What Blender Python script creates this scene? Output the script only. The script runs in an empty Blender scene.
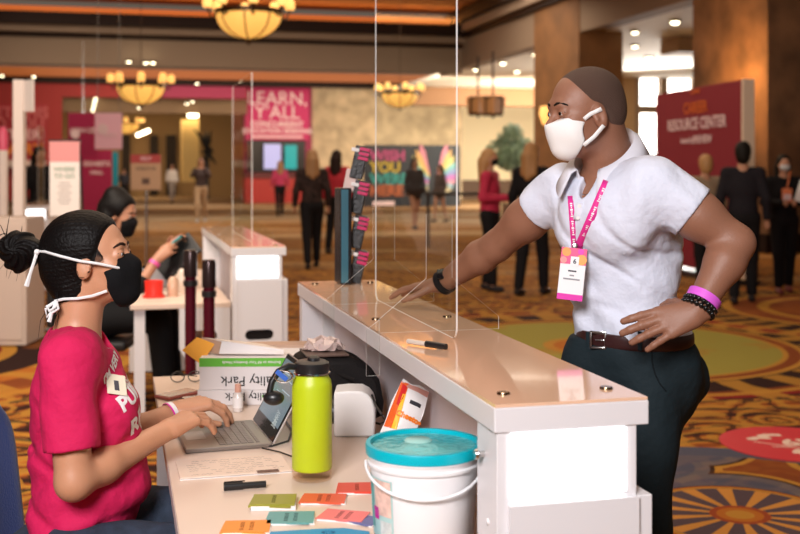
import bpy, bmesh, math, random
import numpy as np
from mathutils import Vector, Matrix, Euler
from mathutils.bvhtree import BVHTree
random.seed(7); rng = np.random.default_rng(5)
F = 1111.0; CH = 1.52; HY = 170.0
C = bpy.context.scene.collection
def P(px, py, Y): return Vector(((px-400)/F*Y, Y, CH-(py-HY)/F*Y))
def onz(px, py, z):
    Y = (CH-z)*F/(py-HY); return Vector(((px-400)/F*Y, Y, z))
U = Vector((.9697, .2443, 0)); V = Vector((-.2443, .9697, 0)); Z = Vector((0, 0, 1))
UA = math.atan2(.2443, .9697)
# ---------- materials
MT = {}
def mat(name, col, rough=.5, metal=0., emit=0., ecol=None, coat=0., spec=.5, bump=0., bscale=40., var=0., vscale=6., sss=0., sheen=0., bd=.01):
    if name in MT: return MT[name]
    if max(col) < .05 and rough >= .5 and not metal: spec = min(spec, .15)
    m = bpy.data.materials.new(name); m.use_nodes = True; nt = m.node_tree; b = nt.nodes['Principled BSDF']
    b.inputs['Base Color'].default_value = (*col, 1); b.inputs['Roughness'].default_value = rough
    b.inputs['Metallic'].default_value = metal; b.inputs['Coat Weight'].default_value = coat
    b.inputs['Specular IOR Level'].default_value = spec
    if sheen: b.inputs['Sheen Weight'].default_value = sheen
    if sss:
        b.inputs['Subsurface Weight'].default_value = sss; b.inputs['Subsurface Scale'].default_value = .01
        b.inputs['Subsurface Radius'].default_value = (1, .4, .2)
    if emit: b.inputs['Emission Color'].default_value = (*(ecol or col), 1); b.inputs['Emission Strength'].default_value = emit
    if bump or var:
        g = nt.nodes.new('ShaderNodeNewGeometry')
    if bump:
        n = nt.nodes.new('ShaderNodeTexNoise'); n.inputs['Scale'].default_value = bscale; n.inputs['Detail'].default_value = 4
        nt.links.new(g.outputs['Position'], n.inputs['Vector'])
        bp = nt.nodes.new('ShaderNodeBump'); bp.inputs['Strength'].default_value = bump; bp.inputs['Distance'].default_value = bd
        nt.links.new(n.outputs[0], bp.inputs['Height']); nt.links.new(bp.outputs[0], b.inputs['Normal'])
    if var:
        n = nt.nodes.new('ShaderNodeTexNoise'); n.inputs['Scale'].default_value = vscale; n.inputs['Detail'].default_value = 5
        nt.links.new(g.outputs['Position'], n.inputs['Vector'])
        r = nt.nodes.new('ShaderNodeValToRGB')
        r.color_ramp.elements[0].position = .3; r.color_ramp.elements[1].position = .7
        r.color_ramp.elements[0].color = (*[c*(1-var) for c in col], 1); r.color_ramp.elements[1].color = (*[min(1, c*(1+var)) for c in col], 1)
        nt.links.new(n.outputs[0], r.inputs[0]); nt.links.new(r.outputs[0], b.inputs['Base Color'])
    MT[name] = m; return m
def acrylic(name, tint=(.97, .985, .98), gloss=.05, edge=False):
    if name in MT: return MT[name]
    m = bpy.data.materials.new(name); m.use_nodes = True; nt = m.node_tree; nt.nodes.clear()
    o = nt.nodes.new('ShaderNodeOutputMaterial'); t = nt.nodes.new('ShaderNodeBsdfTransparent'); t.inputs[0].default_value = (*tint, 1)
    g = nt.nodes.new('ShaderNodeBsdfDiffuse' if edge else 'ShaderNodeBsdfGlossy')
    if not edge: g.inputs['Roughness'].default_value = .03
    g.inputs[0].default_value = (1, 1, 1, 1)
    mx = nt.nodes.new('ShaderNodeMixShader')
    if edge: mx.inputs[0].default_value = gloss
    else:
        fr = nt.nodes.new('ShaderNodeFresnel'); fr.inputs[0].default_value = 1.42
        gm = nt.nodes.new('ShaderNodeNewGeometry'); a1 = nt.nodes.new('ShaderNodeMath'); a1.operation = 'SUBTRACT'; a1.inputs[0].default_value = 1; nt.links.new(gm.outputs['Backfacing'], a1.inputs[1])
        a2 = nt.nodes.new('ShaderNodeMath'); a2.operation = 'MULTIPLY'; nt.links.new(a1.outputs[0], a2.inputs[0]); nt.links.new(fr.outputs[0], a2.inputs[1])
        a3 = nt.nodes.new('ShaderNodeMath'); a3.operation = 'MULTIPLY'; nt.links.new(a2.outputs[0], a3.inputs[0]); a3.inputs[1].default_value = .45; nt.links.new(a3.outputs[0], mx.inputs[0])
    nt.links.new(t.outputs[0], mx.inputs[1]); nt.links.new(g.outputs[0], mx.inputs[2]); nt.links.new(mx.outputs[0], o.inputs[0])
    MT[name] = m; return m
# ---------- object helpers
def link(o, parent=None):
    C.objects.link(o)
    if parent: o.parent = parent
    return o
def root(name, loc, label, cat, group=None, rz=0.):
    o = bpy.data.objects.new(name, None); o.empty_display_size = .1; o.location = loc; o.rotation_euler = (0, 0, rz)
    C.objects.link(o); tag(o, label, cat, group); ORG[o] = Matrix.Translation(loc) @ Matrix.Rotation(rz, 4, 'Z'); return o
ORG = {}
def tag(o, label, cat, group=None):
    o['label'] = label; o['category'] = cat
    if group: o['group'] = group
    return o
def mesh_obj(name, me, m, parent=None, smooth=False, world=True):
    """geometry is given in world space; it is moved into the frame of the parent's root"""
    o = bpy.data.objects.new(name, me)
    if m and not me.materials: me.materials.append(m)
    if smooth:
        me.polygons.foreach_set('use_smooth', [True]*len(me.polygons))
    if parent is not None:
        M = ORG.get(parent)
        if world and M is not None: me.transform(M.inverted())
        ORG[o] = M
        o.parent = parent
    C.objects.link(o); return o
def structure(o): o['kind'] = 'structure'; return o
class MB:
    def __init__(s): s.bm = bmesh.new()
    def box(s, c, size, M=None, bev=0., seg=2):
        r = bmesh.ops.create_cube(s.bm, size=1.); vs = r['verts']
        bmesh.ops.scale(s.bm, vec=size, verts=vs)
        if bev:
            es = list({e for v in vs for e in v.link_edges})
            q = bmesh.ops.bevel(s.bm, geom=es, offset=bev, segments=seg, profile=.5, affect='EDGES')
            vs = list({v for f in q['faces'] for v in f.verts} | {v for v in vs if v.is_valid})
        if M is not None:
            bmesh.ops.transform(s.bm, matrix=Matrix.Translation(c) @ M.to_4x4(), verts=vs)
        else: bmesh.ops.translate(s.bm, vec=c, verts=vs)
        return s
    def span(s, o, a, b, bev=0.):
        """box in the u,v,z frame: corners a,b relative to origin o"""
        a, b = Vector(a), Vector(b); c = (a+b)/2; d = b-a
        return s.box(Vector(o)+U*c.x+V*c.y+Z*c.z, (abs(d.x), abs(d.y), abs(d.z)), Matrix.Rotation(UA, 3, 'Z'), bev)
    def cyl(s, a, b, r, r2=None, n=24):
        a, b = Vector(a), Vector(b); d = b-a
        M = Matrix.Translation((a+b)/2) @ d.to_track_quat('Z', 'Y').to_matrix().to_4x4()
        bmesh.ops.create_cone(s.bm, cap_ends=True, segments=n, radius1=r, radius2=r if r2 is None else r2, depth=d.length, matrix=M); return s
    def ball(s, c, r, n=16, sc=None, M=None):
        T = Matrix.Translation(c)
        if M is not None: T = T @ M.to_4x4()
        if sc: T = T @ Matrix.Diagonal((*sc, 1))
        bmesh.ops.create_uvsphere(s.bm, u_segments=n, v_segments=max(6, n//2), radius=r, matrix=T); return s
    def lathe(s, o, prof, n=40, axis=Z):
        """prof: [(r,z)], closed at ends when r=0"""
        q = Vector(axis).to_track_quat('Z', 'Y').to_matrix(); rings = []
        for r, z in prof:
            if r < 1e-6: rings.append([s.bm.verts.new(Vector(o)+q@Vector((0, 0, z)))])
            else: rings.append([s.bm.verts.new(Vector(o)+q@Vector((r*math.cos(2*math.pi*i/n), r*math.sin(2*math.pi*i/n), z))) for i in range(n)])
        for A, B in zip(rings, rings[1:]):
            for i in range(n):
                j = (i+1) % n
                if len(A) == 1 and len(B) == 1: continue
                if len(A) == 1: s.bm.faces.new((A[0], B[j], B[i]))
                elif len(B) == 1: s.bm.faces.new((A[i], A[j], B[0]))
                else: s.bm.faces.new((A[i], A[j], B[j], B[i]))
        return s
    def tube(s, pts, r, n=8, flat=None):
        """swept tube; flat=(w,t,normal) makes a ribbon"""
        pts = [Vector(p) for p in pts]; rings = []; up = None
        for i, p in enumerate(pts):
            t = (pts[min(i+1, len(pts)-1)]-pts[max(i-1, 0)]).normalized()
            if up is None: up = t.orthogonal().normalized()
            up = (up-t*up.dot(t)).normalized(); sd = t.cross(up)
            rr = r[i] if isinstance(r, (list, tuple)) else r
            rings.append([s.bm.verts.new(p+(up*math.cos(2*math.pi*k/n)+sd*math.sin(2*math.pi*k/n))*rr) for k in range(n)])
        for A, B in zip(rings, rings[1:]):
            for k in range(n): s.bm.faces.new((A[k], A[(k+1) % n], B[(k+1) % n], B[k]))
        s.bm.faces.new(rings[0][::-1]); s.bm.faces.new(rings[-1]); return s
    def prism(s, poly, o, ax, ay, n, t):
        """polygon (x,y) in plane ax,ay at o, thickness t centred along n"""
        o = Vector(o); ax, ay, n = Vector(ax), Vector(ay), Vector(n)
        A = [s.bm.verts.new(o+ax*x+ay*y-n*t/2) for x, y in poly]; B = [s.bm.verts.new(o+ax*x+ay*y+n*t/2) for x, y in poly]
        s.bm.faces.new(A[::-1]); s.bm.faces.new(B)
        for i in range(len(poly)):
            j = (i+1) % len(poly); s.bm.faces.new((A[i], A[j], B[j], B[i]))
        return s
    def grid(s, rows):
        vs = [[s.bm.verts.new(p) for p in r] for r in rows]
        for A, B in zip(vs, vs[1:]):
            for i in range(len(A)-1): s.bm.faces.new((A[i], A[i+1], B[i+1], B[i]))
        return s
    def quad(s, *p): s.bm.faces.new([s.bm.verts.new(q) for q in p]); return s
    def build(s, name, m, parent=None, smooth=False, bev=0.):
        bmesh.ops.recalc_face_normals(s.bm, faces=s.bm.faces)
        me = bpy.data.meshes.new(name); s.bm.to_mesh(me); s.bm.free()
        o = mesh_obj(name, me, m, parent, smooth)
        if smooth:
            try: me.set_sharp_from_angle(angle=math.radians(42))
            except Exception: pass
        if bev:
            md = o.modifiers.new('b', 'BEVEL'); md.width = bev; md.segments = 2; md.limit_method = 'ANGLE'
        return o
def solid(o, t, off=0.):
    md = o.modifiers.new('s', 'SOLIDIFY'); md.thickness = t; md.offset = off; return o
def text_mesh(s, size, bold=.0, align='CENTER', ext=.0, space=1., line=1.):
    cu = bpy.data.curves.new('t', 'FONT'); cu.body = s; cu.size = size; cu.offset = bold*size; cu.extrude = ext
    cu.align_x = align; cu.align_y = 'CENTER'; cu.space_character = space; cu.space_line = line; cu.resolution_u = 3
    o = bpy.data.objects.new('t', cu); me = bpy.data.meshes.new_from_object(o)
    bpy.data.objects.remove(o); return me
def text(s, size, o, ax, ay, m, parent, name='lettering', bold=.02, align='CENTER', off=.004, space=1., line=1., rot=0.):
    me = text_mesh(s, size, bold, align, .001, space, line); ax, ay = Vector(ax), Vector(ay); n = ax.cross(ay)
    if rot: R = Matrix.Rotation(rot, 3, n); ax = R@ax; ay = R@ay
    M = Matrix((ax, ay, n)).transposed().to_4x4(); M.translation = Vector(o)+n*off
    me.transform(M); me.materials.clear(); return mesh_obj(name, me, m, parent)
def pixel_text(s, size, o, ax, ay, bvh, m, parent, name='lettering', bold=.03, off=.002, align='CENTER', cuts=1):
    """lettering laid on a curved surface: every vertex dropped along the text plane's normal onto the cloth"""
    me = text_mesh(s, size, bold, align); bm = bmesh.new(); bm.from_mesh(me)
    bmesh.ops.triangulate(bm, faces=bm.faces)
    for _ in range(cuts): bmesh.ops.subdivide_edges(bm, edges=[e for e in bm.edges if e.calc_length() > size*.12], cuts=1)
    ax, ay = Vector(ax).normalized(), Vector(ay).normalized(); n = ax.cross(ay)
    for v in bm.verts:
        p = Vector(o)+ax*v.co.x+ay*v.co.y
        h = bvh.ray_cast(p+n*.3, -n)
        v.co = (h[0]+n*off) if h[0] is not None else p
    bm.to_mesh(me); bm.free(); me.materials.clear(); return mesh_obj(name, me, m, parent)
# ---------- smooth implicit surfaces
def cap(a, b, ra, rb=None, k=.02, sub=False, n=None, f=1.): return dict(t='cap', a=Vector(a), b=Vector(b), ra=ra, rb=ra if rb is None else rb, k=k, sub=sub, n=None if n is None else Vector(n).normalized(), f=f)
def ell(c, r, k=.02, R=None, sub=False): return dict(t='ell', c=Vector(c), r=Vector(r), R=R or Matrix.Identity(3), k=k, sub=sub)
def cut(o, n, k=.0): return dict(t='cut', o=Vector(o), n=Vector(n).normalized(), k=k)
def grp(ops, k=.01, sub=False): return dict(t='grp', ops=ops, k=k, sub=sub)
def fn(f): return dict(t='fn', f=f)
def chain(pts, rad, k=.015): return [cap(pts[i], pts[i+1], rad[i], rad[i+1], k) for i in range(len(pts)-1)]
def xf(ops, R, t, s=1.):
    out = []
    for o in ops:
        o = dict(o); g = lambda v: R@(v*s)+t
        if o['t'] == 'cap':
            o['a'] = g(o['a']); o['b'] = g(o['b']); o['ra'] *= s; o['rb'] *= s; o['k'] *= s
            if o['n'] is not None: o['n'] = R@o['n']
        elif o['t'] == 'ell': o['c'] = g(o['c']); o['r'] = o['r']*s; o['R'] = R@o['R']; o['k'] *= s
        elif o['t'] == 'cut': o['o'] = g(o['o']); o['n'] = R@o['n']
        elif o['t'] == 'grp': o['ops'] = xf(o['ops'], R, t, s)
        elif o['t'] == 'fn':
            f0 = o['f']; Ri = np.array(R.transposed()); tt = np.array(t)
            def f2(X, Y, Zz, f0=f0, Ri=Ri, tt=tt):
                x, y, z = X-tt[0], Y-tt[1], Zz-tt[2]
                return f0((Ri[0, 0]*x+Ri[0, 1]*y+Ri[0, 2]*z)/s, (Ri[1, 0]*x+Ri[1, 1]*y+Ri[1, 2]*z)/s, (Ri[2, 0]*x+Ri[2, 1]*y+Ri[2, 2]*z)/s)*s
            o['f'] = f2
        out.append(o)
    return out
def bounds(o):
    if o['t'] == 'cap':
        r = max(o['ra'], o['rb']); a, b = o['a'], o['b']
        return np.array([min(a[i], b[i])-r for i in range(3)]), np.array([max(a[i], b[i])+r for i in range(3)])
    if o['t'] == 'ell':
        R = o['R']; e = [math.sqrt(sum((R[i][j]*o['r'][j])**2 for j in range(3))) for i in range(3)]
        return np.array([o['c'][i]-e[i] for i in range(3)]), np.array([o['c'][i]+e[i] for i in range(3)])
    if o['t'] == 'grp':
        L = [bounds(q) for q in o['ops'] if q['t'] in ('cap', 'ell', 'grp') and not q.get('sub')]
        return np.min([l[0] for l in L], 0), np.max([l[1] for l in L], 0)
def evald(D, ax, ops):
    for o in ops:
        if o['t'] == 'cut':
            X, Y, Zg = ax[0][:, None, None], ax[1][None, :, None], ax[2][None, None, :]
            d = (X-o['o'].x)*o['n'].x+(Y-o['o'].y)*o['n'].y+(Zg-o['o'].z)*o['n'].z
            if o['k']:
                k = o['k']; h = np.clip(.5-.5*(d-D)/k, 0, 1); D[...] = d+(D-d)*h+k*h*(1-h)
            else: np.maximum(D, d, out=D)
            continue
        if o['t'] == 'fn':
            D += o['f'](ax[0][:, None, None], ax[1][None, :, None], ax[2][None, None, :]); continue
        lo, hi = bounds(o); mg = o['k']+.03; sl = []
        for i in range(3):
            a = np.searchsorted(ax[i], lo[i]-mg); b = np.searchsorted(ax[i], hi[i]+mg); sl.append(slice(a, b))
        if any(s.stop-s.start < 1 for s in sl): continue
        sl = tuple(sl); x, y, z = ax[0][sl[0]][:, None, None], ax[1][sl[1]][None, :, None], ax[2][sl[2]][None, None, :]
        if o['t'] == 'grp':
            d = np.full(D[sl].shape, 1., np.float32); evald(d, [ax[i][sl[i]] for i in range(3)], o['ops'])
        elif o['t'] == 'cap':
            a, b = o['a'], o['b']; ba = b-a; L2 = max(ba.length_squared, 1e-9)
            px, py, pz = x-a.x, y-a.y, z-a.z
            h = np.clip((px*ba.x+py*ba.y+pz*ba.z)/L2, 0, 1); px = px-ba.x*h; py = py-ba.y*h; pz = pz-ba.z*h
            q = px*px+py*py+pz*pz
            if o['n'] is not None: n = o['n']; q = q+(o['f']**2-1)*(px*n.x+py*n.y+pz*n.z)**2
            d = np.sqrt(q)-(o['ra']+(o['rb']-o['ra'])*h)
        else:
            R = o['R']; c = o['c']; px, py, pz = x-c.x, y-c.y, z-c.z; k0 = 0; k1 = 0
            for j in range(3):
                q = px*R[0][j]+py*R[1][j]+pz*R[2][j]; r = o['r'][j]; k0 = k0+(q/r)**2; k1 = k1+(q/r/r)**2
            k0 = np.sqrt(k0); k1 = np.sqrt(k1)+1e-6; d = k0*(k0-1)/k1
        W = D[sl]; k = o['k']
        if o['sub']:
            h = np.clip(.5-.5*(W+d)/k, 0, 1); W[...] = W+(-d-W)*h+k*h*(1-h)
        else:
            h = np.clip(.5+.5*(W-d)/k, 0, 1); W[...] = W+(d-W)*h-k*h*(1-h)
def nets(D, ax):
    S = D < 0; n = S.shape; c = [(i, j, k) for i in (0, 1) for j in (0, 1) for k in (0, 1)]
    cnt = np.zeros([q-1 for q in n], np.int8)
    sl = lambda i, j, k: (slice(i, n[0]-1+i), slice(j, n[1]-1+j), slice(k, n[2]-1+k))
    for q in c: cnt += S[sl(*q)]
    act = np.argwhere((cnt > 0) & (cnt < 8))
    if not len(act): return np.zeros((0, 3)), np.zeros((0, 4), int)
    idx = np.full(cnt.shape, -1, np.int32); idx[tuple(act.T)] = np.arange(len(act))
    acc = np.zeros((len(act), 3)); num = np.zeros(len(act))
    for q in c:
        for a in range(3):
            if q[a]: continue
            p = list(q); p[a] = 1; A = act+np.array(q); B = act+np.array(p); d0 = D[tuple(A.T)]; d1 = D[tuple(B.T)]
            m = (d0 < 0) != (d1 < 0); t = np.zeros(len(act)); t[m] = d0[m]/(d0[m]-d1[m])
            w = np.array(q, float)[None, :].repeat(len(act), 0); w[:, a] += t
            acc[m] += w[m]; num += m
    pos = act+acc/num[:, None]; h = [a[1]-a[0] for a in ax]
    pos = np.stack([ax[i][0]+pos[:, i]*h[i] for i in range(3)], 1); quads = []
    for a in range(3):
        b, d = (a+1) % 3, (a+2) % 3
        s0 = [slice(None)]*3; s1 = [slice(None)]*3; s0[a] = slice(0, -1); s1[a] = slice(1, None)
        ch = S[tuple(s0)] != S[tuple(s1)]; e = np.argwhere(ch)
        ok = (e[:, b] > 0) & (e[:, d] > 0) & (e[:, b] < n[b]-1) & (e[:, d] < n[d]-1); e = e[ok]
        def cell(db, dd):
            q = e.copy(); q[:, b] -= db; q[:, d] -= dd; return idx[tuple(q.T)]
        Q = np.stack([cell(1, 1), cell(0, 1), cell(0, 0), cell(1, 0)], 1); fl = ~S[tuple(e.T)]; Q[fl] = Q[fl][:, ::-1]; quads.append(Q)
    return pos, np.concatenate(quads)
def sdf_mesh(name, ops, h, boxes=None, smooth_it=2):
    """boxes: extra [(lo,hi,h)] regions meshed finer; the coarse grid skips nothing, finer meshes replace it inside"""
    L = [bounds(q) for q in ops if q['t'] in ('cap', 'ell', 'grp') and not q.get('sub')]
    lo = np.min([l[0] for l in L], 0)-3*h; hi = np.max([l[1] for l in L], 0)+3*h
    regs = [(lo, hi, h, boxes or [])]+[(np.array(b[0]), np.array(b[1]), b[2], []) for b in (boxes or [])]
    Vs, Qs, off = [], [], 0
    for lo, hi, hh, holes in regs:
        ax = [np.arange(lo[i], hi[i]+hh, hh, dtype=np.float32) for i in range(3)]
        D = np.full([len(a) for a in ax], 1., np.float32); evald(D, ax, ops)
        if holes is regs[0][3] or not boxes: D[0] = D[-1] = 1; D[:, 0] = D[:, -1] = 1; D[:, :, 0] = D[:, :, -1] = 1
        v, q = nets(D, ax)
        if len(q) and holes:
            ctr = v[q].mean(1); kill = np.zeros(len(q), bool)
            for b in holes: kill |= np.all((ctr > np.array(b[0])+b[2]) & (ctr < np.array(b[1])-b[2]), 1)
            q = q[~kill]
        # light laplacian smoothing
        for _ in range(smooth_it):
            if not len(q): break
            s = np.zeros_like(v); c = np.zeros(len(v))
            for i in range(4):
                for j in ((i+1) % 4, (i+3) % 4):
                    np.add.at(s, q[:, i], v[q[:, j]]); np.add.at(c, q[:, i], 1)
            m = c > 0; v[m] = v[m]*.5+.5*s[m]/c[m][:, None]
        Vs.append(v); Qs.append(q+off); off += len(v)
    v = np.concatenate(Vs); q = np.concatenate(Qs)
    used = np.unique(q); mp = np.full(len(v), -1); mp[used] = np.arange(len(used)); v = v[used]; q = mp[q]
    me = bpy.data.meshes.new(name); me.vertices.add(len(v)); me.vertices.foreach_set('co', v.astype(np.float32).ravel())
    me.loops.add(q.size); me.loops.foreach_set('vertex_index', q.astype(np.int32).ravel())
    me.polygons.add(len(q)); me.polygons.foreach_set('loop_start', np.arange(0, q.size, 4, dtype=np.int32))
    me.update(calc_edges=True); me.polygons.foreach_set('use_smooth', np.ones(len(q), bool)); me.validate(); return me
def sdf(name, ops, h, m, parent, boxes=None, smooth_it=2):
    return mesh_obj(name, sdf_mesh(name, ops, h, boxes, smooth_it), m, parent)
def bvh_of(me): return BVHTree.FromPolygons([v.co.copy() for v in me.vertices], [list(p.vertices) for p in me.polygons])
CAM = Vector((0, 0, CH))
def hit(bvh, px, py, off=.003):
    """where the sight line of a photo pixel meets a surface"""
    d = P(px, py, 1.)-CAM; d.normalize(); r = bvh.ray_cast(CAM, d)
    return None if r[0] is None else r[0]-d*off
def basis(f, up=Z, left=None):
    f = Vector(f).normalized(); l = Vector(up).cross(f).normalized(); u = f.cross(l); return Matrix((f, l, u)).transposed()   # columns: forward(x), left(y), up(z)
# ---------- human anatomy shared by the two main figures
def head_ops(fem=False):
    o = [ell((-.012, 0, .045), (.098, .077, .083), .03), ell((.03, 0, .0), (.06, .062, .1), .03),
         ell((.032, 0, -.062), (.052, .052 if not fem else .047, .045), .03), ell((.073, 0, -.09), (.017, .022, .017), .025),
         cap((.084, -.028, .032), (.084, .028, .032), .011 if fem else .014, k=.02),
         cap((.088, 0, .02), (.113, 0, -.016), .007, .012, .014), ell((.106, .013, -.02), (.01, .007, .008), .008), ell((.106, -.013, -.02), (.01, .007, .008), .008),
         ell((.094, 0, -.052), (.012, .024, .007), .008), ell((.092, 0, -.066), (.012, .021, .008), .008)]
    for s in (1, -1):
        o += [ell((.062, s*.042, -.018), (.026, .02, .024), .02), ell((.104, s*.033, .01), (.018, .017, .012), .012, sub=True),
              ell((.083, s*.031, .0125), (.014, .017, .0125), .006)]
        Re = Matrix.Rotation(s*-.25, 3, 'Z') @ Matrix.Rotation(.22, 3, 'Y')
        o += [ell((.004, s*.0795, -.006), (.02, .01, .033), .006, Re), ell((.01, s*.0915, -.003), (.011, .009, .021), .005, Re, sub=True),
              ell((.014, s*.082, -.014), (.007, .006, .009), .004)]
    return o
def eyes(R, t, s, parent, skinname, brow):
    for sd in (1, -1):
        c = R@(Vector((.0855, sd*.031, .012))*s)+t
        e = MB().ball(c, .0125*s, 16).build('eyeball', mat('eye_white', (.5, .45, .41), .25), parent, True)
        d = (R@Vector((1, sd*.12, -.05))).normalized()
        MB().cyl(c+d*.0095*s, c+d*.0129*s, .0058*s, .0045*s, 16).build('iris', mat('iris_brown', (.02, .008, .004), .1), e, True)
        for nm, z0, up in (('upper_eyelid', .0035, 1), ('lower_eyelid', -.0055, -1)):
            rows = []
            for i in range(7):
                th_ = math.asin(max(-1, min(1, (z0 if i == 0 else z0+up*(.0132-abs(z0))*min(1, i/6))/.0134))); rows.append([R@(Vector((.0855+.0134*math.cos(th_)*math.cos(ph), sd*.031+.0134*math.cos(th_)*math.sin(ph), .0125+.0134*math.sin(th_)))*s)+t for ph in [math.radians(-85+170*j/14) for j in range(15)]])
            mb = MB(); mb.grid(rows); mb.build(nm, MT[skinname], parent, True)
        pts = [R@(Vector((.092-.0035*abs(a)**2, sd*(.031+.017*a), .0175-.004*a*a))*s)+t for a in [-1, -.6, -.2, .2, .6, 1]]
        MB().tube(pts, [.0008*s, .0013*s, .0016*s, .0016*s, .0013*s, .0006*s], 6).build('eyelash', mat('lash_black', (.01, .007, .006), .6), parent, True)
        pts = [R@(Vector((.0985-.012*((a+1)/2)**2*1.5, sd*(.031+.02*a), .035+.004*(1-a*a)-.003*max(a, 0)))*s)+t for a in [-1, -.5, 0, .5, 1]]
        MB().tube(pts, [.0036*s, .0046*s, .0044*s, .0034*s, .0014*s], 6).build('eyebrow', brow, parent, True)
FL = [(.043, .025, .021), (.048, .029, .022), (.044, .027, .021), (.034, .02, .019)]
def hand_ops(W, f, n, s, curls, spread=(.12, .02, -.08, -.2), thumb=((.55, -.35, .75), (.8, -.3, .5), (.9, -.3, .25)), L=1., th=1.):
    """W wrist, f towards fingers, n back of hand, s thumb side"""
    f, n, s = Vector(f).normalized(), Vector(n), Vector(s)
    n = (n-f*n.dot(f)).normalized(); s = (s-f*s.dot(f)-n*s.dot(n)).normalized(); o = []
    kf = (.086, .09, .084, .075); ks = (.031, .0105, -.0105, -.031); rr = (.0102, .0105, .01, .0088)
    o.append(cap(W-f*.03*L, W+f*.02*L, .027*L, .03*L, .012, n=n, f=1.35))
    for i in range(4):
        K = W+f*kf[i]*L+s*ks[i]*L+n*(.003-abs(i-1.3)*.002)*L
        o.append(cap(W+f*.015*L+s*ks[i]*.6*L, K, .0165*L*th, .0118*L*th, .014))
    for i in range(4):
        K = W+f*kf[i]*L+s*ks[i]*L+n*(.003-abs(i-1.3)*.002)*L; a = 0; p = K; d0 = (f*math.cos(spread[i])+s*math.sin(spread[i]))
        g = []
        for j in range(3):
            a += curls[i][j]; d = d0*math.cos(a)-n*math.sin(a); q = p+d*FL[i][j]*L
            r0 = rr[i]*L*th*(1, .9, .82)[j]; g.append(cap(p, q, r0*1.02, r0*.9, .004)); p = q
        o.append(grp(g, .0035))
    p = W+f*.018*L+s*.022*L-n*.006*L; ln = (.044, .032, .026); r = (.0145, .0105, .0095, .008)
    for j in range(3):
        d = (f*thumb[j][0]+n*thumb[j][1]+s*thumb[j][2]).normalized(); q = p+d*ln[j]*L; o.append(cap(p, q, r[j]*L, r[j+1]*L, .009 if j == 0 else .004)); p = q
    return o
def box_around(pts, m, h):
    return ([min(p[i] for p in pts)-m for i in range(3)], [max(p[i] for p in pts)+m for i in range(3)], h)
def ribbon(name, pts, nrm, w, t, m, parent):
    mb = MB(); rows = [[], []]
    for i, p in enumerate(pts):
        d = (pts[min(i+1, len(pts)-1)]-pts[max(i-1, 0)]).normalized(); n = nrm[i] if isinstance(nrm, list) else Vector(nrm); s = d.cross(n).normalized()*w/2
        rows[0].append(p+s); rows[1].append(p-s)
    mb.grid(rows); return solid(mb.build(name, m, parent, True), t)
# ================= MAN =================
skinM = mat('skin_deep_brown', (.29, .13, .078), .5, sss=.03, bump=.12, bscale=220)
polo = mat('polo_pale_blue_white', (.7, .74, .87), .85, bump=.6, bscale=11, bd=.03)
slate = mat('trouser_slate', (.014, .024, .03), .75, bump=.5, bscale=10, bd=.03)
man = root('person', (.68, 3.08, 0), 'standing man in pale polo shirt and white mask, hand on hip, leaning on counter', 'person')
Fm = Vector((-.67, -.742, 0)); Lm = Vector((.742, -.67, 0)); RT = Matrix((Fm, Lm, Z)).transposed()
dl = math.radians(20); RH = basis((-math.cos(dl), -math.sin(dl), -.1)); HT = Vector((.506, 3.02, 1.668))
Sr, Er, Wr = P(557, 193, 3.2), P(497, 246, 3.38), P(441, 284, 3.55)
Sl, El, Wl = P(660, 189, 2.93), P(736, 243, 2.88), P(696, 312, 2.82)
nb = P(610, 172, 3.09)
hip = P(634, 362, 3.08)
def arm_ops(S, E_, W, up, q=1.):
    m = (S+E_)/2; m2 = E_.lerp(W, .28)
    return [cap(S, m, .066*q, .06*q, .03), cap(m, E_, .058*q, .045*q, .03), cap(E_, m2, .046*q, .05*q, .02), cap(m2, W, .049*q, .03*q, .02)]
fl = (Er-Sr)
handR = hand_ops(Wr+(Vector((-.135, .16, -.03))).normalized()*.005, Vector((-.8, .62, -.16)), (0.05, -.1, 1), (-.6, -.75, 0), [(.1, .25, .15)]*4, spread=(.2, .06, -.1, -.28), thumb=((.6, -.3, .7), (.75, -.25, .55), (.85, -.2, .35)))
fh = (P(655, 326, 2.82)-Wl).normalized()
nh = Vector((-.1, -.9, .42))
handL = hand_ops(Wl, fh, nh, Vector((.3, .55, .75)), [(.0, .22, .15), (.03, .25, .15), (.06, .25, .15), (.1, .22, .15)], spread=(.1, .03, -.06, -.2), thumb=((.2, -.7, .6), (.3, -.7, .3), (.5, -.7, .1)), L=1.03, th=1.16)
def fat0(ops, d):
    out = []
    for o in ops:
        o = dict(o)
        if o['t'] == 'cap': o['ra'] += d; o['rb'] += d
        elif o['t'] == 'ell': o['r'] = o['r']+Vector((d, d, d))
        out.append(o)
    return out
torso = [ell(P(613, 222, 3.09), (.11, .165, .15), .05, RT), ell(P(622, 285, 3.1), (.108, .148, .14), .05, RT), ell(P(634, 345, 3.08), (.112, .15, .12), .05, RT),
         cap(Sr+Vector((.03, 0, .0)), Sl-Vector((.03, 0, 0)), .06, .06, .05), cap(nb+Vector((.02, .0, -.03)), (Sl+nb)/2+Vector((0.01, 0, .0)), .055, .052, .04), cap(nb+Vector((0, 0, -.045)), (Sr+nb)/2+Vector((0, 0, -.012)), .055, .05, .04),
         ell(P(588, 222, 3.04), (.05, .08, .08), .06, RT), ell(P(622, 220, 2.95), (.05, .08, .08), .06, RT), cap(P(627, 160, 3.13), P(640, 185, 3.1), .045, .07, .05)]
neck = [cap(HT+RH@Vector((-.03, 0, -.045)), nb+Vector((.0, 0, -.03)), .058, .062, .03), cap(HT+RH@Vector((-.05, 0, -.02)), nb+Vector((.025, .025, .0)), .052, .06, .03)]
legs = []
hr, kr, ar = P(598, 374, 3.15), Vector((.5, 3.2, .5)), Vector((.55, 3.3, .09))
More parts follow.
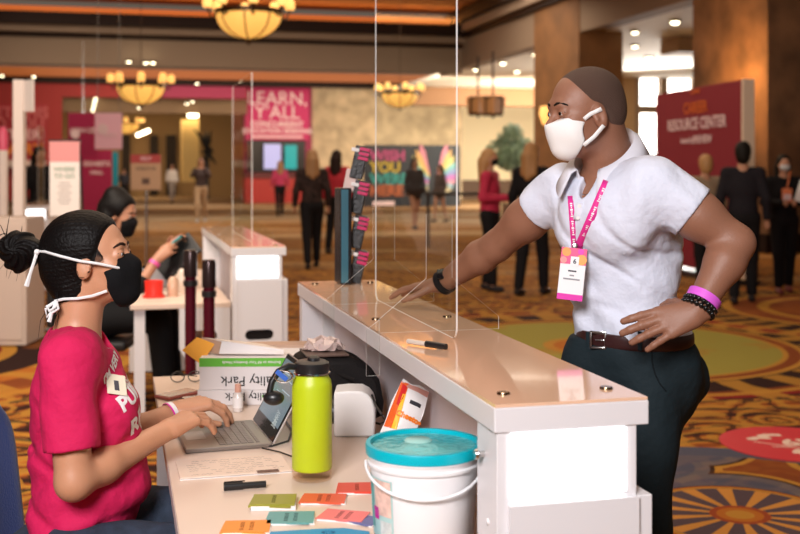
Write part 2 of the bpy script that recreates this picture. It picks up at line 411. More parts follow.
hl, kl, al = P(650, 380, 3.02), Vector((.648, 2.97, .5)), Vector((.665, 3.03, .09))
body = fat0(torso, -.007)+xf(head_ops(), RH, HT)+neck+arm_ops(Sr, Er, Wr, 0)+arm_ops(Sl, El, Wl, 0, 1.02)+handR+handL
body += [ell(hip, (.11, .145, .1), .05, RT)]+chain([hr, kr, ar], [.085, .055, .04], .03)+chain([hl, kl, al], [.085, .055, .04], .03)
bx = [box_around([HT+RH@Vector(v) for v in ((.09, 0, .1), (-.09, 0, -.15))], .075, .0032),
      box_around([Sr, Er, Wr, Wr+Vector((-.12, .1, -.02)), Wr+Vector((-.16, .09, -.02))], .06, .003), box_around([Sl, El, Wl, P(622, 330, 2.9), P(640, 357, 2.8)], .06, .003)]
body_o = sdf('body', body, .009, skinM, man, bx, 1)
eyes(RH, HT, 1., man, 'skin_deep_brown', mat('brow_black', (.012, .008, .006), .8))
# cropped hair
hair = [ell((-.014, 0, .047), (.1005, .0795, .0855), .02), ell((-.05, 0, .0), (.063, .07, .06), .03), ell((.1, 0, -.008), (.064, .1, .07), .02, sub=True), ell((.02, .08, -.03), (.055, .04, .06), .01, sub=True), ell((.02, -.08, -.03), (.055, .04, .06), .01, sub=True), cut((0, 0, -.045), (.3, 0, -1))]
sdf('hair', xf(hair, RH, HT), .003, mat('cropped_hair', (.085, .043, .028), .7, bump=.6, bscale=500), man)
# mask
whitecloth = mat('white_cloth', (.86, .85, .84), .8, bump=.15, bscale=400)
mk = [ell((.058, 0, -.032), (.058, .068, .058), .02), ell((.035, 0, -.058), (.062, .062, .052), .03), cap((.095, 0, .008), (.105, 0, -.018), .01, .013, .014), cap((.1, 0, -.02), (.086, 0, -.078), .018, .018, .03), ell((.068, 0, -.088), (.028, .034, .024), .03),
      cut((.03, 0, 0), (-1, 0, -.25), .004), cut((.1, 0, -.006), (.3, 0, 1), .004)]
mk += [cap((.024, s*.2, -.042), (.024, s*.045, -.042), .027, .027, .006, sub=True) for s in (1, -1)]
mask_o = sdf('face_mask', xf(mk, RH, HT), .0032, whitecloth, man)
bvH = bvh_of(body_o.data)
for s in (1, -1):
    for a, mdl, b in (((.045, s*.066, -.009), (.03, s*.076, .003), (.004, s*.091, .014)), ((.05, s*.06, -.078), (.024, s*.074, -.058), (.0, s*.088, -.03))):
        pts = [HT+RH@p for p in [Vector(a), Vector(a).lerp(Vector(mdl), .5), Vector(mdl), Vector(mdl).lerp(Vector(b), .5), Vector(b)]]
        ribbon('ear_loop', pts, [(RH@Vector((.25, s*1, 0))).normalized()]*5, .011, .0012, whitecloth, mask_o)
# polo shirt
def wr(X, Y, Zz):
    t = (X-.57)*.742-(Y-3.08)*.67; a = X*0+Y*0+Zz*0
    a = a+.004*np.sin(46*Zz+17*t+3*np.sin(9*t+6*Zz))*np.clip((1.42-Zz)*5, .15, 1)
    a = a+.005*np.sin(24*Zz-26*t+2*np.sin(14*Zz))*np.clip((1.25-Zz)*6, 0, 1)
    a = a+.0022*np.sin(60*t+14*Zz+2*np.sin(20*Zz))
    a = a+.007*np.maximum(0, np.sin(52*Zz+20*t+2.5*np.sin(13*t+4)))**4*np.clip((1.3-Zz)*6, 0, 1)+.006*np.maximum(0, np.sin(40*t+34*Zz+2*np.sin(15*Zz)))**5*np.clip((Zz-1.15)*6, 0, 1)
    return a
def fat(ops, d):
    out = []
    for o in ops:
        o = dict(o)
        if o['t'] == 'cap': o['ra'] += d; o['rb'] += d
        elif o['t'] == 'ell': o['r'] = o['r']+Vector((d, d, d))
        out.append(o)
    return out
cc_ = P(605, 166, 3.075)
shirt = fat(torso, .012)+[ell(P(633, 330, 3.09), (.122, .156, .1), .04, RT), ell(P(652, 245, 3.12), (.06, .09, .12), .06, RT)]
def sleeve(S, E_, r0, r1, L):
    d = (E_-S).normalized(); e = S+d*L
    return grp([cap(S-d*.02, e+d*.05, r0, r1, .03), fn(lambda X, Y, Zz: .0022*np.sin(70*X+50*Zz+40*Y)), cut(e, d), cap(e-d*.06, e+d*.1, r1-.0155, r1-.0125, .004, sub=True)], .035)
shirt += [fn(wr), sleeve(Sr, Er, .07, .074, .085), sleeve(Sl, El, .074, .077, .105),
          cut(P(634, 338, 3.08), (0, 0, -1)), grp([cap(cc_+Fm*.012-Z*.012, HT+RH@Vector((-.03, 0, -.02)), .066, .1)], .004, sub=True), ell(cc_+Fm*.085+Vector((0, 0, -.052)), (.04, .02, .05), .006, RT, sub=True)]
shirt_me = sdf_mesh('polo_shirt', shirt, .0046, None, 3); bvS = bvh_of(shirt_me); shirt_o = mesh_obj('polo_shirt', shirt_me, polo, man)
# collar: ring standing round the neck, folded outward, open at the throat
cc = P(605, 166, 3.075); mb = MB(); rows = []
for k, (rr_, dz) in enumerate(((.069, -.03), (.069, .03), (.076, .046), (.093, .036), (.118, -.008))):
    row = []
    for i in range(41):
        a = math.radians(24+(360-48)*i/40); fw = math.cos(a); lf = math.sin(a)
        drop = -.062*fw; r2 = rr_*(1+.1*max(fw, 0)); q = dz
        if k == 4: q = dz-.03*max(fw, 0)**3; r2 += .012*max(fw, 0)**3
        row.append(cc+Fm*(fw*(r2+.014))+Lm*(lf*r2)+Z*(q+drop))
    rows.append(row)
mb.grid(rows); solid(mb.build('collar', mat('polo_collar', (.72, .73, .82), .85), shirt_o, True), .003)
# placket and buttons
pl = [hit(bvS, x, y, .004) for x, y in ((581, 203), (580, 209), (579, 214), (578, 220))]
ribbon('placket', pl, [(CAM-p).normalized() for p in pl], .026, .003, MT['polo_collar'], shirt_o)
for x, y in ((579.5, 206), (578, 218)):
    p = hit(bvS, x, y, .007); d = (CAM-p).normalized(); MB().cyl(p-d*.002, p+d*.002, .005, n=14).build('button', mat('button_pearl', (.8, .8, .78), .2), shirt_o, True)
# trousers
def wt(X, Y, Zz): return .004*np.sin(34*Zz+20*X+3*np.sin(11*Zz+9*Y))*np.clip((1.0-Zz)*6, 0, 1)+.002*np.sin(40*X+25*Zz)
tr = [ell(hip, (.128, .158, .12), .05, RT), ell(P(632, 345, 3.08), (.125, .16, .07), .04, RT), ell(P(592, 360, 3.12), (.075, .08, .09), .06, RT), ell(P(672, 370, 3.04), (.08, .08, .1), .04, RT), ell(P(682, 376, 3.12), (.045, .075, .075), .04, RT)]
tr += [cap(hr, kr, .1, .078, .03), cap(kr, ar, .078, .07, .02), cap(hl, kl, .09, .07, .03), cap(kl, al, .07, .064, .02), cap(P(682, 362, 3.0), P(683, 388, 3.02), .045, .04, .03), cap(P(678, 378, 3.1), Vector((.67, 3.03, .74)), .07, .06, .05), fn(wt), cut(P(634, 337, 3.08), (0, 0, 1)), cut((0, 0, .045), (0, 0, -1))]
tr_me = sdf_mesh('trousers', tr, .007, None, 2); bvT = bvh_of(tr_me); tr_o = mesh_obj('trousers', tr_me, slate, man)
pp = [hit(bvT, x, y, .002) for x, y in ((652, 350), (652, 362), (655, 374), (660, 384), (666, 391))]
MB().tube([p for p in pp if p], .0018, 6).build('pocket_edge', mat('pocket_seam', (.008, .012, .015), .8), tr_o)
# belt
zb = 1.058; bl = [ell((P(634, 338, 3.08).x, 3.08, zb), (.136, .169, .13), .02, RT), cut((0, 0, zb+.02), (0, 0, 1)), cut((0, 0, zb-.02), (0, 0, -1))]
belt_me = sdf_mesh('belt', bl, .005, None, 1); bvB = bvh_of(belt_me); belt_o = mesh_obj('belt', belt_me, mat('belt_brown', (.04, .012, .012), .35), man)
bk = hit(bvB, 598, 340, .006); d = (CAM-bk).normalized(); d.z = 0; d = (d*.6+Fm*.6).normalized(); sx = Z.cross(d).normalized()
for ax_, sz in (((0, .021), (.036, .006)), ((0, -.021), (.036, .006)), ((.018, 0), (.006, .044)), ((-.018, 0), (.006, .044))):
    pass
mb = MB()
for (cx, cz), (w_, h_) in (((0, .021), (.044, .006)), ((0, -.021), (.044, .006)), ((.02, 0), (.006, .046)), ((-.02, 0), (.006, .046)), ((.008, 0), (.03, .004))):
    mb.box(bk+sx*cx+Z*cz, (w_, .005, h_), Matrix((sx, -d, Z)).transposed(), .0015)
mb.build('buckle', mat('steel', (.6, .6, .6), .2, 1.), belt_o, True)
for x in (588, 640):
    p = hit(bvB, x, 341, .004)
    if p: MB().box(p, (.012, .005, .05), RT.to_3x3() @ Matrix.Rotation(math.pi/2, 3, 'Z'), .001).build('belt_loop', slate, tr_o)
# shoes
for a_, k_ in ((ar, 0), (al, 1)):
    b0 = Vector((a_.x, a_.y, 0)); o = [cap(b0+Z*.05-Fm*.04, b0+Fm*.13+Z*.04, .046, .04, .03, n=Lm, f=1.0), cap(b0+Z*.05, b0+Z*.11, .045, .05, .02), cut((0, 0, .004), (0, 0, -1))]
    sdf('shoe', o, .008, mat('shoe_leather', (.02, .012, .01), .3), man)
# lanyard and badge
pink = mat('lanyard_pink', (.78, .03, .3), .5); bvA = bvS
def on_shirt(pts, off=.005): return [q for q in (hit(bvA, x, y, off) for x, y in pts) if q is not None]
lan = root('lanyard', P(577, 250, 2.9), 'bright pink printed lanyard round the neck of the man in the polo shirt', 'lanyard')
s1 = [P(622, 146, 3.1)]+on_shirt([(607+(577-607)*t, 181+(250-181)*t) for t in np.linspace(0, 1, 12)])
s2 = on_shirt([(570.5+(574.5-570.5)*t, 196+(250-196)*t) for t in np.linspace(0, 1, 10)])
nv = lambda L: [(CAM-p).normalized() for p in L]
ribbon('strap', s1[1:], nv(s1[1:]), .021, .0012, pink, lan); ribbon('strap', s2, nv(s2), .016, .0012, pink, lan)
nk = []
for i in range(15):
    a = math.radians(35+110*i/14); nk.append(cc+Fm*(math.cos(a)*.079)+Lm*(math.sin(a)*.08)+Z*(.018+.02*max(-math.cos(a), 0)-.05*max(math.cos(a), 0)))
ribbon('neck_strap', nk[4:], [((p-cc)*Vector((1, 1, 0))).normalized() for p in nk[4:]], .02, .0015, pink, lan)
wht = mat('print_white', (.9, .88, .9), .6)
for L, n_ in ((s1[1:], 6), (s2, 4)):
    for j in range(1, len(L)-2, 3):
        p = L[j]; d = (L[j+2]-L[j]).normalized(); nn = (CAM-p).normalized(); sd = d.cross(nn).normalized(); mb = MB()
        for t in range(7): mb.box(p+d*(.004+.006*t)+nn*.002, (.003+.002*(t % 2), .007-.002*(t % 3), .0008), Matrix((d, sd, nn)).transposed())
        mb.build('print', wht, lan)
bt = P(574, 247, 2.868); ex = Vector((.93, -.2, .0)).normalized(); R_ = Matrix.Rotation(-.1, 3, Vector((0, -1, 0))); ex = R_@ex; ez = (R_@Vector((0, .05, 1))).normalized(); ey = ez.cross(ex).normalized(); ez = ex.cross(ey)
_h = [hit(bvS, x, y, .014) for x in (562, 574, 585) for y in (254, 274, 294)]; _y = min(h.y for h in _h if h); bmid = P(572, 274, _y); BR = Matrix((ex, ey, ez)).transposed()
MB().box(bmid+ez*.073, (.014, .006, .02), BR, .002).build('clip', mat('steel', (.6, .6, .6), .2, 1.), lan, True)
MB().box(bmid, (.068, .004, .14), BR, .001).build('badge', mat('badge_white', (.85, .85, .87), .4), lan)
f_ = -ey if ey.y > 0 else ey
MB().box(bmid+ez*.048+f_*.0027, (.068, .001, .044), BR).build('badge_header', mat('badge_pink', (.9, .08, .25), .4), lan)
for cx, cz, r, c_ in ((-.02, .058, .012, (.95, .35, .08)), (.022, .04, .014, (.95, .4, .1)), (.018, .062, .008, (.9, .05, .5)), (-.026, .036, .009, (.95, .3, .3))):
    c = bmid+ex*cx+ez*cz+f_*.0035; MB().cyl(c, c+f_*.0006, r, n=18).build('badge_dot', mat('dot%.2f%.2f' % (c_[0], c_[1]), c_, .5), lan)
MB().box(bmid-ez*.062+f_*.0027, (.068, .001, .016), BR).build('badge_footer', mat('badge_magenta', (.75, .01, .4), .4), lan)
MB().box(bmid+ez*.034+ex*.004+f_*.0036, (.022, .001, .026), BR).build('badge_number_box', MT['badge_white'], lan)
dark = mat('print_dark', (.06, .06, .08), .6); sgn = ex if ex.x > 0 else -ex
text('6', .018, bmid+ez*.034+sgn*.004+f_*.0042, sgn, ez, dark, lan, off=.0005)
for dz, w_ in ((.008, .022), (-.004, .012), (-.014, .044)):
    MB().box(bmid+ez*dz+f_*.0027, (w_, .001, .004), BR).build('badge_print', dark if dz > 0 else mat('print_grey', (.3, .3, .33), .6), lan)
text('VIRGO', .0, bmid, sgn, ez, dark, lan) if False else None
# watch on right wrist, wristbands on left wrist
d = (Wr-Er).normalized(); w0 = P(437, 281, 3.55)
wt_ = root('wristwatch', w0, 'black smartwatch on the wrist that rests on the counter', 'watch')
q = d.to_track_quat('Z', 'Y').to_matrix(); c = Er.lerp(Wr, .93)
MB().lathe(c, [(.036, -.012), (.041, -.011), (.041, .011), (.036, .012), (.036, -.012)], 28, d).build('strap', mat('black_rubber', (.012, .012, .014), .5), wt_, True)
MB().box(c+Vector((-.2, -.75, .63)).normalized()*.041, (.038, .036, .012), basis(Vector((-.2, -.75, .63)), d) @ Matrix.Rotation(math.pi/2, 3, 'Y'), .004).build('watch_case', mat('black_gloss', (.008, .008, .01), .08), wt_, True)
d = (Wl-El).normalized()
for nm, fr, w_, m_, lb, sh in (('wristband', .82, .011, mat('band_purple', (.75, .12, .75), .5), 'bright purple paper wristband on the wrist of the hand on hip', 0), ('bead_bracelet', .93, .008, mat('black_beads', (.01, .01, .01), .2), 'black bead bracelet beside the purple wristband', 1)):
    c = El.lerp(Wl, fr); o = root(nm, c, lb, 'bracelet')
    if sh:
        q = d.to_track_quat('Z', 'Y').to_matrix(); mb = MB()
        for row in (-.007, .006):
            for t in range(20): mb.ball(c+d*row+q@Vector((math.cos(t*math.pi/10)*.041, math.sin(t*math.pi/10)*.041, 0)), .0066, 8)
        mb.build('beads', m_, o, True)
    else: MB().lathe(c, [(.041, -w_), (.0445, -w_), (.0435, w_), (.04, w_), (.041, -w_)], 30, d).build('band', m_, o, True)
# ================= WOMAN AT THE DESK =================
skinW = mat('skin_tan', (.56, .27, .155), .45, sss=.05, bump=.08, bscale=200)
pinkT = mat('tee_hot_pink', (.6, .004, .085), .85, bump=.6, bscale=11, bd=.03)
black_hair = mat('hair_black', (.004, .003, .003), .5, spec=.25, bump=.3, bscale=160)
wo = root('person', (-.82, 2.8, 0), 'seated woman in a hot pink t-shirt and black face mask typing at the desk', 'person')
RW = basis((.97, -.08, .16)); WT = Vector((-.774, 2.8, 1.286)); ws = .93
FX = Vector((1, -.08, 0)).normalized(); RB = Matrix((FX, Z.cross(FX), Z)).transposed()
S1, E1, W1 = P(66, 368, 2.63), P(74, 482, 2.6), P(166, 431, 2.86)
S2, E2, W2 = P(86, 362, 2.95), P(118, 440, 3.08), P(176, 411, 3.2)
tor = [ell(P(80, 398, 2.8), (.108, .13, .155), .05, RB), ell(P(110, 412, 2.75), (.062, .07, .07), .04, RB), ell(P(112, 410, 2.89), (.062, .07, .07), .04, RB), ell(P(87, 455, 2.8), (.135, .125, .13), .05, RB), cap(P(74, 340, 2.8), P(74, 352, 2.69), .045, .045, .04), cap(P(74, 340, 2.8), P(78, 350, 2.91), .045, .045, .04),
       ell(P(84, 515, 2.8), (.122, .155, .1), .05, RB), cap(S1+Vector((0.015, .03, 0)), S2-Vector((0, .03, 0)), .052, .052, .05)]
nkb = P(77, 334, 2.8)
nck = [cap(WT+RW@Vector((-.028, 0, -.04)), nkb, .053, .058, .03)]
h1 = hand_ops(W1, P(192, 417, 2.93)-W1, (-.2, -.35, 1), (-.35, .85, .0), [(.45, .45, .3), (.45, .45, .3), (.5, .45, .3), (.5, .45, .3)], spread=(.1, .03, -.04, -.12), thumb=((.7, -.45, .45), (.85, -.4, .2), (.9, -.4, .1)), L=1.03)
h2 = hand_ops(W2, P(207, 402, 3.24)-W2, (-.1, -.25, 1), (-.1, -.95, 0), [(.75, .45, .3), (.6, .5, .3), (.55, .5, .3), (.5, .5, .3)], spread=(.15, .04, -.06, -.16), thumb=((.7, -.45, .5), (.85, -.45, .1), (.9, -.4, .0)), L=1.05)
def warm(S, E_, W): return [cap(S, E_, .052, .042, .03), cap(E_, E_.lerp(W, .3), .041, .042, .02), cap(E_.lerp(W, .3), W, .042, .025, .02)]
bodyW = fat0(tor, -.011)+xf(head_ops(True), RW, WT, ws)+nck+warm(S1, E1, W1)+warm(S2, E2, W2)+h1+h2
hpL, knL, ftL = Vector((-.78, 2.93, .585)), Vector((-.36, 3.0, .6)), Vector((-.33, 3.02, .1))
hpR, knR, ftR = Vector((-.78, 2.67, .575)), Vector((-.38, 2.72, .585)), Vector((-.3, 2.74, .1))
bodyW += chain([hpL, knL, ftL], [.07, .05, .035])+chain([hpR, knR, ftR], [.07, .05, .035])
bw = [box_around([WT+RW@Vector(v)*ws for v in ((.09, 0, .1), (-.09, 0, -.15))], .075, .003), box_around([S1, E1, W1, P(214, 432, 3.0), P(200, 410, 2.95)], .055, .003), box_around([E2, W2, P(232, 420, 3.28), P(210, 398, 3.2)], .055, .003)]
body_w = sdf('body', bodyW, .008, skinW, wo, bw, 1); bvW = bvh_of(body_w.data)
# bvh is in root space: shift rays accordingly
eyes(RW, WT, ws, wo, 'skin_tan', mat('brow_brown', (.03, .015, .01), .8))
# hair swept back into a bun
def strand(X, Y, Zz): a = np.arctan2(Y*1.3, Zz-.02); return .0007*np.sin(60*a+14*X)+.0006*np.sin(131*a+31*X)
hw = [ell((-.022, 0, .05), (.115, .094, .098), .03), ell((-.07, 0, -.005), (.075, .078, .08), .03), ell((-.055, 0, -.06), (.06, .066, .06), .03), fn(strand),
      ell((.1, 0, -.02), (.075, .12, .12), .02, sub=True), ell((.03, .1, -.05), (.05, .05, .055), .012, sub=True), ell((.03, -.1, -.05), (.05, .05, .055), .012, sub=True), cut((0, 0, -.12), (.35, 0, -1))]
hair_o = sdf('hair', xf(hw, RW, WT, ws), .003, black_hair, wo, None, 1)
bc = P(19, 249, 2.82)
def bunf(X, Y, Zz):
    x, z = X-bc.x, Zz-bc.z; return .003*np.sin(8*np.arctan2(z, x)+190*np.sqrt(x*x+z*z)+60*(Y-bc.y))
sdf('hair_bun', [ell(bc, (.05, .045, .046), .02), ell(bc+Vector((.04, 0, -.005)), (.04, .03, .03), .02), ell(bc+Vector((.0, .0, -.035)), (.03, .03, .025), .02), fn(bunf)], .003, black_hair, hair_o, None, 1)
mb = MB(); rs = random.Random(3)
for i in range(46):
    if i < 26: c = bc+Vector((rs.uniform(-.04, .02), rs.uniform(-.03, .02), rs.uniform(-.04, .04))); d = Vector((rs.uniform(-1, .2), rs.uniform(-.4, .4), rs.uniform(-1.2, .8))).normalized()
    else: c = WT+RW@Vector((rs.uniform(-.12, -.07), rs.uniform(-.06, .0), rs.uniform(-.11, -.02))); d = Vector((rs.uniform(-.4, .3), -.3, -1)).normalized()
    L = rs.uniform(.03, .07); mb.tube([c, c+d*L*.5+Vector((0, 0, .01)), c+d*L+Vector((rs.uniform(-.01, .01), 0, -.01))], [.0012, .0009, .0003], 4)
mb.build('loose_strands', black_hair, hair_o)
mb = MB()
for i in range(14):
    x0 = .035+.0*i; a = RW@(Vector((.052-.0015*i, -.066-.0006*i, .045+.004*(i-7)))*ws)+WT; b = RW@(Vector((.045-.004*i, -.079, -.002-.002*i))*ws)+WT
    mb.tube([a, a.lerp(b, .5)+Vector((.006, -.002, 0)), b], [.0012, .0009, .0003], 4)
mb.build('temple_wisps', black_hair, hair_o)
# mask
blackcloth = mat('mask_black', (.005, .005, .006), .8, bump=.2, bscale=300)
mw = [ell((.06, 0, -.035), (.056, .064, .06), .02), ell((.04, 0, -.068), (.06, .058, .052), .03), cap((.092, 0, .012), (.112, 0, -.02), .01, .012, .012), cap((.11, 0, -.024), (.094, 0, -.086), .016, .02, .03), ell((.07, 0, -.1), (.034, .036, .028), .03),
      cut((.038, 0, 0), (-1, 0, -.15), .004), cut((.1, 0, .012), (-.22, 0, 1), .004)]
mw += [cap((.018, s*.2, -.05), (.018, s*.04, -.05), .034, .034, .006, sub=True) for s in (1, -1)]
mask_w = sdf('face_mask', xf(mw, RW, WT, ws), .003, blackcloth, wo)
tie = mat('white_tie', (.8, .8, .8), .7)
MB().tube([P(119, 268, 2.745), P(110, 266, 2.727), P(98, 263.5, 2.718), P(80, 261, 2.71), P(60, 256, 2.715), P(45, 251.5, 2.74), P(36, 251, 2.78)], .0035, 6).build('tie', tie, mask_w, True)
MB().tube([P(37, 252, 2.76), P(34, 262, 2.745), P(30, 274, 2.74), P(26.5, 286, 2.74)], [.005, .0042, .0046, .007], 6).build('tie_end', tie, mask_w, True)
MB().ball(P(37, 252, 2.755), .0075, 10).build('knot', tie, mask_w, True)
MB().tube([P(107, 291, 2.745), P(92, 296, 2.735), P(78, 298.5, 2.735), P(64, 299, 2.74), P(55, 301, 2.75)], .0038, 6).build('tie', tie, mask_w, True)
for dx, dy, w_ in ((-1, 8, 5), (2, 10, 8), (-3, 14, 3)):
    MB().tube([P(56, 301, 2.735), P(50+dx-w_*.6, 304+dy*.4, 2.72), P(50+dx, 303+dy, 2.715), P(54+dx+w_*.3, 304+dy*.5, 2.72), P(56.5, 301.5, 2.735)], .0034, 6).build('bow_loop', tie, mask_w, True)
MB().tube([P(55, 303, 2.73), P(52, 312, 2.72), P(49, 322, 2.715)], [.003, .0035, .006], 6).build('tie_end', tie, mask_w, True)
# t-shirt
def wrw(X, Y, Zz):
    return .003*np.sin(40*Zz+26*X+3*np.sin(12*X+8*Zz))*np.clip((1.0-Zz)*5, .1, 1)+.0035*np.sin(30*X-34*Zz+2*np.sin(16*Zz+9*Y))*np.clip((.92-Zz)*6, 0, 1)+.0016*np.sin(70*Zz-20*X)+.008*np.maximum(0, np.sin(48*Zz+24*X+2.5*np.sin(14*X+5*Y)))**4*np.clip((1.0-Zz)*6, 0, 1)+.005*np.maximum(0, np.sin(60*X-30*Zz+2*np.sin(12*Zz)))**5
def slv(S, E_, r0, r1, L):
    d = (E_-S).normalized(); e = S+d*L; return grp([cap(S-d*.02, e+d*.05, r0, r1, .03), fn(lambda X, Y, Zz: .002*np.sin(60*X+45*Zz)), cut(e, d), cap(e-d*.07, e+d*.1, r1-.0145, r1-.011, .004, sub=True)], .03)
tee = fat(tor, .011)+[ell(P(70, 345, 2.8), (.05, .09, .03), .04, RB), fn(wrw), slv(S1, E1, .062, .068, .19), slv(S2, E2, .06, .066, .17), ell(P(94, 487, 2.8), (.14, .145, .07), .04, RB), cut((0, 0, .64), (.35, 0, -1)),
       grp([cap(nkb+Vector((0.005, 0, -.02)), WT+RW@Vector((-.03, 0, -.03)), .066, .075)], .004, sub=True), ell(nkb+FX*.04+Vector((0, 0, -.015)), (.05, .06, .04), .008, RB, sub=True)]
tee_me = sdf_mesh('t_shirt', tee, .0046, None, 3); bvTee = bvh_of(tee_me); tee_o = mesh_obj('t_shirt', tee_me, pinkT, wo)
tw = mat('print_tee_white', (.85, .8, .82), .7)
for s, sz, px, py in (("I'M VERY", .032, 103, 381), ("SURE", .032, 117, 392), ("PUMPED", .052, 120, 407), ("REG", .062, 130, 430), ("ASK", .05, 139, 449)):
    p0 = hit(bvTee, px, py, 0)
    if p0 is None: continue
    n0 = bvTee.find_nearest(p0)[1].normalized(); n0 = n0 if n0.dot(CAM-p0) > 0 else -n0
    n0 = (n0*.5+Vector((.9, -.42, 0))*.5).normalized(); ax_ = Z.cross(n0).normalized(); ay_ = n0.cross(ax_); tl = -.42; ax2 = (ax_-ay_*tl).normalized(); ay2 = n0.cross(ax2)
    pixel_text(s, sz, p0, ax2, ay2, bvTee, tw, tee_o, 'print', .04, .002, 'LEFT', 2)
p = hit(bvTee, 116, 385, .004)
if p:
    h = bvTee.find_nearest(p); n = h[1].normalized(); n = n if n.dot(CAM-p) > 0 else -n
    t1 = (Z-n*n.z).normalized(); s1_ = t1.cross(n); Rn = Matrix((s1_, n, t1)).transposed() @ Matrix.Rotation(.35, 3, 'Y')
    st = root('name_sticker', p, 'small white name sticker on the chest of the pink t-shirt', 'sticker')
    MB().box(p+n*.002, (.05, .0015, .062), Rn, .0005).build('paper', mat('sticker_cream', (.82, .76, .6), .6), st)
    MB().box(p+n*.0033+Rn@Vector((.0, 0, -.004)), (.012, .0006, .03), Rn).build('handwriting', dark, st)
# jeans
jeans = mat('denim_dark', (.022, .036, .065), .85, bump=.4, bscale=300, var=.3, vscale=30)
jn = [ell(Vector((-.82, 2.8, .57)), (.165, .18, .09), .04, RB)]+[cap(hpL, knL, .098, .072, .03), cap(knL, ftL, .068, .05, .02), cap(hpR, knR, .098, .072, .03), cap(knR, ftR, .068, .05, .02), fn(lambda X, Y, Zz: .003*np.sin(50*X+30*Zz+2*np.sin(20*Y))), cut((0, 0, .08), (0, 0, -1)), cut((0, 0, .68), (0, 0, 1))]
sdf('jeans', jn, .008, jeans, wo)
for a_ in (ftL, ftR):
    b0 = Vector((a_.x, a_.y, 0)); sdf('shoe', [cap(b0+Vector((-.03, 0, .05)), b0+Vector((.14, 0, .035)), .042, .034, .02), cap(b0+Z*.05, b0+Z*.1, .04, .044), cut((0, 0, .004), (0, 0, -1))], .008, mat('sneaker_white', (.6, .6, .6), .6), wo)
wb = root('wristband', P(177, 409, 3.2), 'narrow white and magenta paper wristband on the typing wrist farther from us', 'bracelet')
d = (W2-E2).normalized(); MB().lathe(W2-d*.012, [(.031, -.008), (.034, -.008), (.033, .004), (.031, .004), (.031, -.008)], 26, d).build('band', mat('paper_white', (.85, .83, .82), .6), wb, True)
MB().lathe(W2-d*.012, [(.0335, -.0125), (.0345, -.0125), (.0342, -.008), (.0335, -.008), (.0335, -.0125)], 26, d).build('magenta_edge', MT['badge_magenta'], wb, True)
# chair
ch = root('office_chair', (-.86, 2.8, 0), 'chair with a rounded dark blue backrest behind the woman in pink', 'chair')
blue = mat('chair_blue', (.008, .04, .22), .85, bump=.3, bscale=200, sheen=.3)
MB().box((-.84, 2.8, .455), (.46, .48, .07), None, .025, 3).build('seat', blue, ch, True)
rows = []
for i in range(15):
    z = .5+(1.0-.5)*i/14; row = []
    for j in range(13):
        t = -1+2*j/12; w = .25*(1-.55*max(0, (i-7)/7)**3); row.append(Vector((-1.1-.05*(i/14)-.0*t+.055*t*t*1.2, 2.8+t*w, z-.05*abs(t)**3*(i/14))))
    rows.append(row)
mb = MB(); mb.grid(rows); bo = solid(mb.build('backrest', blue, ch, True), .06)
sb = bo.modifiers.new('ss', 'SUBSURF'); sb.levels = 1; sb.render_levels = 1
dkm = mat('dark_metal', (.03, .03, .03), .4, .8)
for sx_ in (-1, 1):
    for sy in (-1, 1):
        a = Vector((-.84+sx_*.2, 2.8+sy*.2, .43)); MB().tube([a, a+Vector((sx_*.03, sy*.02, -.43))], .013, 10).build('leg', dkm, ch, True)
for sy in (-1, 1): MB().tube([(-1.03, 2.8+sy*.18, .44), (-1.13, 2.8+sy*.18, .5), (-1.14, 2.8+sy*.18, .62)], .012, 8).build('back_bracket', dkm, ch, True)
# ================= COUNTERS AND DESKS =================
lam = mat('laminate_white', (.72, .7, .72), .35); lamM = mat('laminate_rose', (.6, .5, .5), .4); deskm = mat('desk_top', (.76, .6, .5), .3)
litp = mat('lit_panel', (1, 1, 1), .5, emit=3.2, ecol=(.95, .98, 1.)); grout = mat('seam_grey', (.35, .34, .36), .6)
topm = mat('bronze_top', (.78, .5, .34), .08, coat=.3, spec=.5); steelb = mat('standoff_bronze', (.3, .2, .12), .25, 1.); steel = mat('steel', (.6, .6, .6), .2, 1.)  # bronze sheet's tan partly paints in the warm ceiling's reflection
acr = acrylic('acrylic_sheet'); acre = acrylic('acrylic_edge', (.95, .9, .87), .55, True)
def c_at(o, s, t, z): return Vector(o)+U*s+V*t+Z*z
def cut_panel(o, s0, s1, z0, z1, t, holes, name, m, parent, th=.02):
    """upright panel across the counter with pill-shaped cable cut-outs"""
    cx, cz, w, h = holes[0]; r = h/2; ring = []; mb = MB(); bm = mb.bm
    for k in range(9): a = -math.pi/2+math.pi*k/8; ring.append((cx+w/2-r+r*math.cos(a), cz+r*math.sin(a)))
    for k in range(9): a = math.pi/2+math.pi*k/8; ring.append((cx-w/2+r+r*math.cos(a), cz+r*math.sin(a)))
    outer = []
    for x, z in ring:
        dx, dz = x-cx, z-cz; f = min([((s1 if dx > 0 else s0)-cx)/dx if abs(dx) > 1e-9 else 1e9, ((z1 if dz > 0 else z0)-cz)/dz if abs(dz) > 1e-9 else 1e9]); outer.append((cx+dx*f, cz+dz*f))
    for c in ((s0, z0), (s1, z0), (s1, z1), (s0, z1)):
        k = min(range(len(outer)), key=lambda q: (outer[q][0]-c[0])**2+(outer[q][1]-c[1])**2); outer[k] = c
    n = len(ring); L = [[bm.verts.new(c_at(o, x, tt, z)) for x, z in pts] for pts in (ring, outer) for tt in (t, t+th)]
    for i in range(n):
        j = (i+1) % n
        for A, B in ((L[0], L[2]), (L[1], L[3]), (L[0], L[1]), (L[2], L[3])): bm.faces.new((A[i], A[j], B[j], B[i]))
    return mb.build(name, m, parent)
